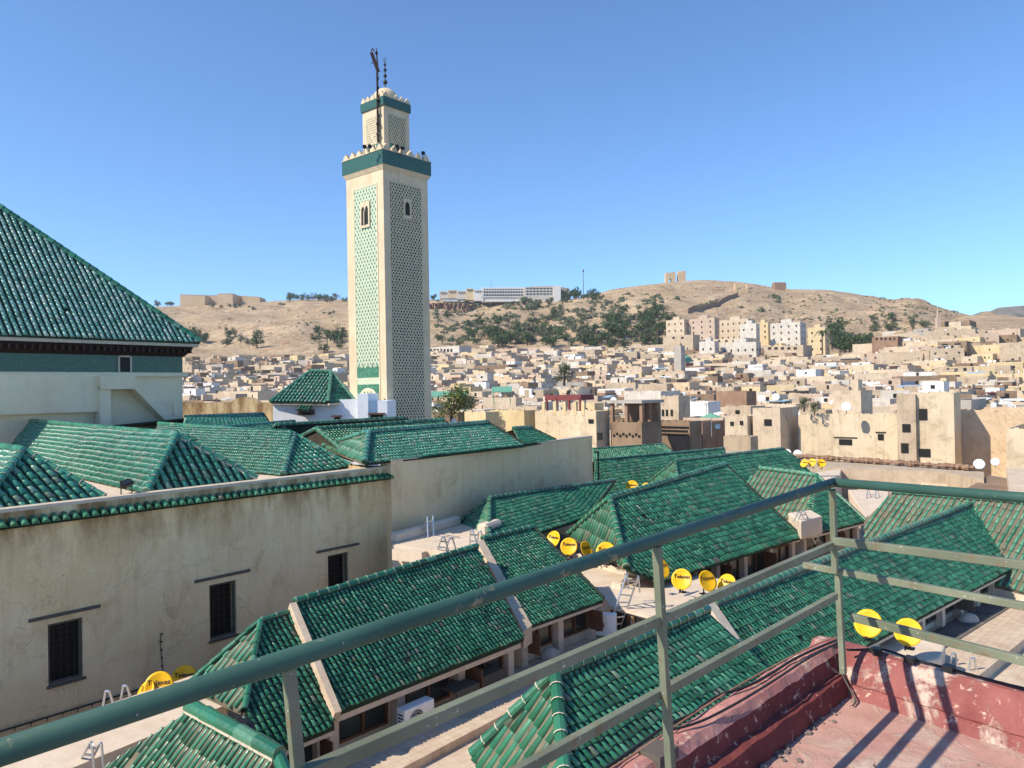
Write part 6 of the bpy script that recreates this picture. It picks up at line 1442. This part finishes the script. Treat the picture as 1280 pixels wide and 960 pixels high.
# mast, small mast
ms = empty('mast', atY(729, 372, 940), 'tall thin antenna mast on the ridge right of the hotel', 'antenna mast'); q = MB(); q.tube(atY(729.5, 374, 940), atY(729, 338, 940), .5, .28, 6); q.build('pole', M['greywood'], ms)
q = MB(); q.box(atY(729, 338.5, 940), Vector((.8, 0, 0)), Vector((0, .8, 0)), UPZ * 1.3); q.build('lamp_cluster', M['greywood'], ms)
q = MB(); q.tube(atY(614, 361, 1003), atY(614, 350, 1003), .3, .15, 5); tag(q.build('antenna', M['greywood']), 'thin aerial rising from the hotel roof', 'antenna')
# ruined arches
def ruin(label, x0, x1, yt, yb, Y, arch=True, prof=None):
    pts = prof or [(x0, yt + 1), (x0 + 1, yt), (x0 + 3, yt + .5), (x1 - 3, yt), (x1 - 1, yt - .4), (x1, yt + .8)]
    q = MB(); cx = (x0 + x1) / 2 - .5
    if arch: pts = pts + [(x1, yb), (cx + 1.7, yb), (cx + 1.7, yb - 4), (cx + 1.2, yb - 5.4), (cx, yb - 6), (cx - 1.2, yb - 5.4), (cx - 1.7, yb - 4), (cx - 1.7, yb), (x0, yb)]
    else: pts = pts + [(x1, yb), (x0, yb)]
    pxprism(q, pts, Y, 8); o = q.build('ruined_tomb', M['fort']); tag(o, label, 'ruin')
ruin('ruined sandy gateway with an arched opening on the hilltop, left one', 832, 844.5, 340.3, 354, 1044)
ruin('ruined jagged sandy wall block on the hilltop, right one of the pair', 847.6, 857.2, 339, 354, 1044, False, [(847.8, 345), (847.6, 342), (848.3, 338.8), (851, 338.6), (851.4, 341), (852.6, 340), (853, 338.4), (856.5, 338.2), (857.2, 339.4)])
q = MB(); pxprism(q, crenel(968.6, 983, 352.6, 352.6, 2.4, 1.4) + [(983, 366), (968.6, 366)], 985, 12); tag(q.build('ruined_tower', HM['brick brown']), 'dark crenellated square tower on the hill crest', 'tower')
q = MB(); pxprism(q, [(983, 361), (1010, 362.5), (1040, 363), (1040, 372), (983, 372)], 982, 3); pxprism(q, [(915, 364), (933, 361), (968, 361), (968, 374), (915, 374)], 975, 3); tag(q.build('city_wall', M['fort']), 'pale ancient city wall along the hill crest beside the dark tower', 'wall')
q = MB(); pxprism(q, [(919, 354), (921, 354), (921, 372), (919, 372)], 960, 6); pxprism(q, [(934, 355), (935.5, 354.6), (935.5, 366), (934, 366)], 960, 6); tag(q.build('ruined_wall', M['fort']), 'two slender broken wall stumps left of the dark crenellated tower', 'ruin')
q = MB(); a, b = hillpt(862, 392), hillpt(925, 371); 
for i in range(9):
    p0, p1 = a.lerp(b, i / 9), a.lerp(b, (i + 1) / 9); p0.z = 20 + ground(p0.x / p0.y, p0.y); p1.z = 20 + ground(p1.x / p1.y, p1.y); q.hexa([p0 - UPZ * 4, p1 - UPZ * 4, p1 - UPZ * 4 + Vector((-1, 3, 0)), p0 - UPZ * 4 + Vector((-1, 3, 0))], [p0 + UPZ * 5, p1 + UPZ * 5, p1 + UPZ * 5 + Vector((-1, 3, 0)), p0 + UPZ * 5 + Vector((-1, 3, 0))])
tag(q.build('rampart', HM['brick brown']), 'dark brown rampart climbing the slope above the apartment blocks', 'wall')

# rock cliff between minaret and hotel
q = MB(); na, nb_ = 46, 16
for j in range(nb_ + 1):
    for i in range(na + 1):
        x = 530 + (592 - 530) * i / na; y0_, y1_ = 377.5 + 2.5 * noise.noise(Vector((x * .2, 0, 5))), 401 - 6 * max(0, (x - 565) / 27) + 2 * noise.noise(Vector((x * .15, 3, 1)))
        k_ = j / nb_; y = y0_ + (y1_ - y0_) * k_; base_ = 985 - 24 * k_ ** 2; p = atY(x, y, base_)
        p.y += 9 * noise.fractal(Vector((x * .35, y * .12, 2)), 1, 2, 5) + 30 * max(0, (x - 582) / 10) + (18 if j == 0 else 0); q.v.append(p)
for j in range(nb_):
    for i in range(na): a_ = j * (na + 1) + i; q.f.append((a_, a_ + na + 1, a_ + na + 2, a_ + 1)); q.m.append(0)
t = NT('red_brown_rock', .95, .1); c = t.ramp(t.noise(.08, 8, .7, stretch=(1, 1, .35)), [(.35, (.17, .09, .06)), (.5, (.30, .18, .12)), (.68, (.44, .30, .20))]); t.bump(t.noise(.25, 8, .7), 1, 3); M['rock'] = t.col(c)
struct(q.build('cliff', M['rock']))
# ======================================================================= TREES
def leafmat(name, c1, c2):
    t = NT(name, .75, .2); rn = t.n('ShaderNodeNewGeometry').outputs['Random Per Island']; return t.col(t.ramp(rn, [(0, c1), (1, c2)]))
M['leaf'] = leafmat('dark_leaves', (.026, .052, .016), (.075, .12, .036)); M['leaf_o'] = leafmat('olive_leaves', (.065, .08, .042), (.15, .165, .09)); M['leaf_b'] = leafmat('bright_leaves', (.06, .10, .02), (.17, .19, .05))
M['trunk'] = flat('bark', (.10, .075, .055), .9)
def tree_meshes(name, mat, H, W, nleaf, ls, seed, blobs=9, conif=False, bare=.25):
    r_ = random.Random(seed); q = MB(); tr = MB(); tr.tube((0, 0, -.6), (r_.uniform(-.1, .1) * W, 0, H * .45), W * .06, W * .035, 7)
    bl = []
    for i in range(blobs):
        a = r_.uniform(0, math.tau); k = r_.uniform(.05, .75) ** .7 * W * .5; z = H * r_.uniform(bare + .12, .92)
        if conif: k *= .35 * (1.3 - z / H)
        rad = W * r_.uniform(.16, .30) * (1.1 - .45 * abs(z / H - .5)); c = Vector((math.cos(a) * k, math.sin(a) * k, z)); bl.append((c, rad)); tr.tube((0, 0, H * .3), c, W * .02, W * .008, 5)
    for i in range(nleaf):
        c, rad = r_.choice(bl); d = Vector((r_.gauss(0, 1), r_.gauss(0, 1), r_.gauss(0, 1))).normalized(); p = c + d * rad * r_.uniform(.55, 1.08); p.z = max(p.z, H * bare * .6)
        n = (d + Vector((r_.gauss(0, .6), r_.gauss(0, .6), r_.gauss(0, .6) + .4))).normalized(); u = n.orthogonal().normalized(); w_ = n.cross(u); s = ls * r_.uniform(.6, 1.3); an = r_.uniform(0, 6.28); u, w_ = u * math.cos(an) + w_ * math.sin(an), w_ * math.cos(an) - u * math.sin(an)
        q.add([p - u * s, p - w_ * s * .55, p + u * s, p + w_ * s * .55], [(0, 1, 2, 3)])
    return q.mesh('crown', M[mat]), tr.mesh('trunk', M['trunk'])
TV = {k: [tree_meshes(k, *v, seed=i) for i in range(4)] for k, v in dict(olive=('leaf_o', 6, 7.5, 260, .55), dark=('leaf', 8, 8.5, 300, .62), cyp=('leaf', 11, 4.5, 220, .5)).items()}
def tree(kind, p, s, label, grp, lab_cat='tree'):
    cm, tm = random.choice(TV[kind]); root = bpy.data.objects.new('tree', None); COL.objects.link(root); root.location = p; root.scale = (s, s, s * random.uniform(.85, 1.15)); root.rotation_euler = (0, 0, random.uniform(0, 6.28)); tag(root, label, lab_cat, grp)
    for nm, me in (('crown', cm), ('trunk', tm)): o = bpy.data.objects.new(nm, me); COL.objects.link(o); o.parent = root
    return root
random.seed(21)
def belt(n, xr, yr, kinds, sc, label, grp, gate=None):
    L = []
    while len(L) < n:
        x, y = random.uniform(*xr), random.uniform(*yr)
        if gate and not gate(x, y): continue
        p = hillpt(x, y, 450); L.append((x, tree(random.choice(kinds), p - UPZ * .5, sc * random.uniform(.7, 1.3), label, grp)))
    for i, (x, t_) in enumerate(sorted(L, key=lambda v_: v_[0])): t_['label'] = f'{ordinal(i + 1)} from left, {label}'
belt(80, (546, 850), (416, 438), ['dark', 'dark', 'olive'], 1.209, 'leafy tree in the dense belt below the hotel', 'trees at the foot of the hill', lambda x, y: y > 436 - 20 * min(1, (x - 530) / 60))
belt(36, (548, 840), (398, 414), ['olive', 'dark'], 1.131, 'olive tree on the lower slope below the hotel', 'olive trees on the slope')
belt(24, (630, 790), (384, 400), ['olive', 'dark'], 1.053, 'greyish olive tree halfway up the slope', 'olive trees on the slope')
belt(26, (594, 712), (376, 383), ['olive', 'dark', 'olive'], 1.053, 'tree just beneath the white hotel', 'trees around the hotel')
belt(14, (703, 757), (369, 376), ['dark'], 1.404, 'dark tree at the foot of the antenna mast', 'trees around the mast')
belt(7, (536, 600), (371, 379), ['olive', 'dark'], 1.092, 'tree on the cliff edge beside the minaret', 'trees around the hotel')
belt(22, (768, 836), (388, 426), ['dark', 'dark', 'olive'], 1.15, 'dark tree left of the cream apartment blocks', 'trees left of the apartment blocks')
belt(20, (1042, 1092), (416, 446), ['dark'], 1.482, 'dark tree in the grove right of the apartment blocks', 'grove right of the apartment blocks')
belt(8, (1090, 1122), (395, 416), ['dark', 'olive'], 1.092, 'tree in the gully above the unfinished brick house', 'trees in the right gully')
belt(7, (1128, 1160), (404, 412), ['olive'], 0.936, 'bright tree left of the pink tower', 'trees left of the pink tower')
belt(20, (360, 436), (371, 378), ['olive', 'dark'], 1.326, 'tree of the dark ridge row beside the minaret', 'ridge trees left of the minaret')
belt(6, (195, 222), (379, 383), ['dark'], 1.092, 'tree on the ridge left of the fortress', 'ridge trees left of the fortress')
belt(7, (262, 320), (384, 388), ['dark', 'olive'], 0.858, 'small tree at the fortress walls', 'trees at the fortress')
belt(12, (238, 330), (422, 436), ['dark', 'dark', 'olive'], 1.248, 'dark tree at the foot of the bare left slope', 'trees at the foot of the left slope')
belt(9, (392, 434), (422, 442), ['dark'], 1.248, 'leafy tree close to the left side of the minaret', 'trees beside the minaret')
# scrub: too many small bushes to count
random.seed(5); q = MB()
def bush(p, r_):
    for _ in range(int(14 + r_ * 6)):
        d = Vector((random.gauss(0, 1), random.gauss(0, 1), abs(random.gauss(0, .7)))).normalized(); c = p + d * r_ * random.uniform(.4, 1) ; u = d.orthogonal().normalized(); w_ = d.cross(u); s = r_ * random.uniform(.22, .42); q.add([c - u * s, c - w_ * s * .7, c + u * s, c + w_ * s * .7], [(0, 1, 2, 3)])
def scrub(n, xr, yf, rr_):
    for _ in range(n):
        x = random.uniform(*xr); y = yf(x)
        if noise.noise(Vector((x / 26, y / 9, 4))) < -.05: continue
        bush(hillpt(x, y, 640), random.uniform(*rr_))
scrub(1500, (545, 830), lambda x: random.uniform(376 if x < 720 else 368, 428), (1.0, 4.2))
scrub(600, (960, 1200), lambda x: random.uniform(368, 412) + max(0, (x - 1100) * .15), (.8, 2.2))
scrub(110, (770, 960), lambda x: random.uniform(358, 390), (.6, 1.6))
scrub(170, (195, 435), lambda x: random.uniform(386, 425), (.6, 1.7))
for i in range(90): x = random.uniform(866, 920); bush(hillpt(x, 386.5 - (x - 868) * .29 + random.uniform(-2, 1), 640), random.uniform(1.2, 2.6))
for x, y, r_ in ((407, 392, 3), (413, 393, 3.4), (418, 391, 3), (352, 381, 4), (356, 382, 4), (385, 407, 3), (375, 405, 2.5), (848, 375, 4.5), (953, 389, 5), (928, 385, 3.5), (968, 372, 5), (974, 373, 5), (975, 378, 4)): bush(hillpt(x, y, 640), r_)
o = q.build('scrub', M['leaf_o']); o['kind'] = 'stuff'; o['label'] = 'low dry scrub spotting the hillside'
tree('cyp', hillpt(607, 388) , 1.2, 'tall pointed cypress in front of the hotel', 'cypresses'); tree('cyp', hillpt(604, 412), 1.4, 'large dark pointed cypress standing out of the slope below the hotel', 'cypresses')
# palms
def palm(x, y, Y, s, label):
    base = hillpt(x, y + 14, 400) if Y is None else atY(x, y + 8 * s, Y); root = empty('palm', base, label, 'palm'); q = MB(); H = 8 * s; q.tube(base - UPZ * 2, base + UPZ * H, .3 * s, .22 * s, 7); q.build('trunk', M['trunk'], root)
    q = MB(); top = base + UPZ * H
    for i in range(26):
        a = i * 2.4; el = random.uniform(-.5, 1.2); d = Vector((math.cos(a), math.sin(a), 0)); pr = top; w_ = Vector((-math.sin(a), math.cos(a), 0)) * .22 * s
        for k in range(4):
            nx = top + d * (k + 1) * .8 * s * math.cos(el * .6) + UPZ * ((k + 1) * .8 * s * el * .5 - (k + 1) ** 2 * .13 * s); q.add([pr - w_, pr + w_, nx + w_ * (.9 - k * .2), nx - w_ * (.9 - k * .2)], [(0, 1, 2, 3)]); pr = nx
    q.build('crown', M['leaf'], root)
palm(409, 420, 560, 1.2, 'small palm on the slope just left of the minaret'); palm(1028, 425, 540, 1.8, 'feathery palm beside the pale yellow apartment block'); palm(1040, 420, 545, 1.7, 'second feathery palm at the left rim of the dark grove'); palm(822, 412, 620, 1.6, 'palm in the dark trees left of the first cream apartment block')
# tree beside the minaret
cm, tm = tree_meshes('near', 'leaf_b', 6.5, 5.2, 2600, .16, 3, 16, bare=.1)
p = atY(566, 532, 92); root = empty('tree', p, 'bushy yellow green tree at the right foot of the minaret', 'tree'); root.scale = (.95, .95, .72)
for nm, me in (('crown', cm), ('trunk', tm)): o = bpy.data.objects.new(nm, me); COL.objects.link(o); o.parent = root
cm, tm = tree_meshes('near2', 'leaf_o', 3, 3.5, 900, .16, 5, 8, bare=.1)
for x, y, Y, s, lab in ((705, 478, 230, 2.2, 'green roof garden tree among the houses below the hotel'), (1005, 512, 98, .6, 'potted greenery on the roof left of the smooth cream house'), (1018, 516, 97, .5, 'second potted greenery on the roof beside the large white dish')):
    root = empty('shrub', atY(x, y, Y), lab, 'shrub'); root.scale = (s, s, s * .8)
    for nm, me in (('crown', cm), ('trunk', tm)): o = bpy.data.objects.new(nm, me); COL.objects.link(o); o.parent = root

# ======================================================================= HAZE
q = MB(); q.cube(-3100, 4700, -70, 2950, -80, 345)
hz_ = q.build('haze', []); hz_['kind'] = 'stuff'
t = bpy.data.materials.new('haze_air'); t.use_nodes = True; n_ = t.node_tree; n_.nodes.clear(); o_ = n_.nodes.new('ShaderNodeOutputMaterial'); v_ = n_.nodes.new('ShaderNodeVolumePrincipled')
v_.inputs['Density'].default_value = .0001; v_.inputs['Color'].default_value = (.90, .94, 1, 1); v_.inputs['Anisotropy'].default_value = .2; n_.links.new(v_.outputs[0], o_.inputs['Volume']); hz_.data.materials.clear(); hz_.data.materials.append(t)
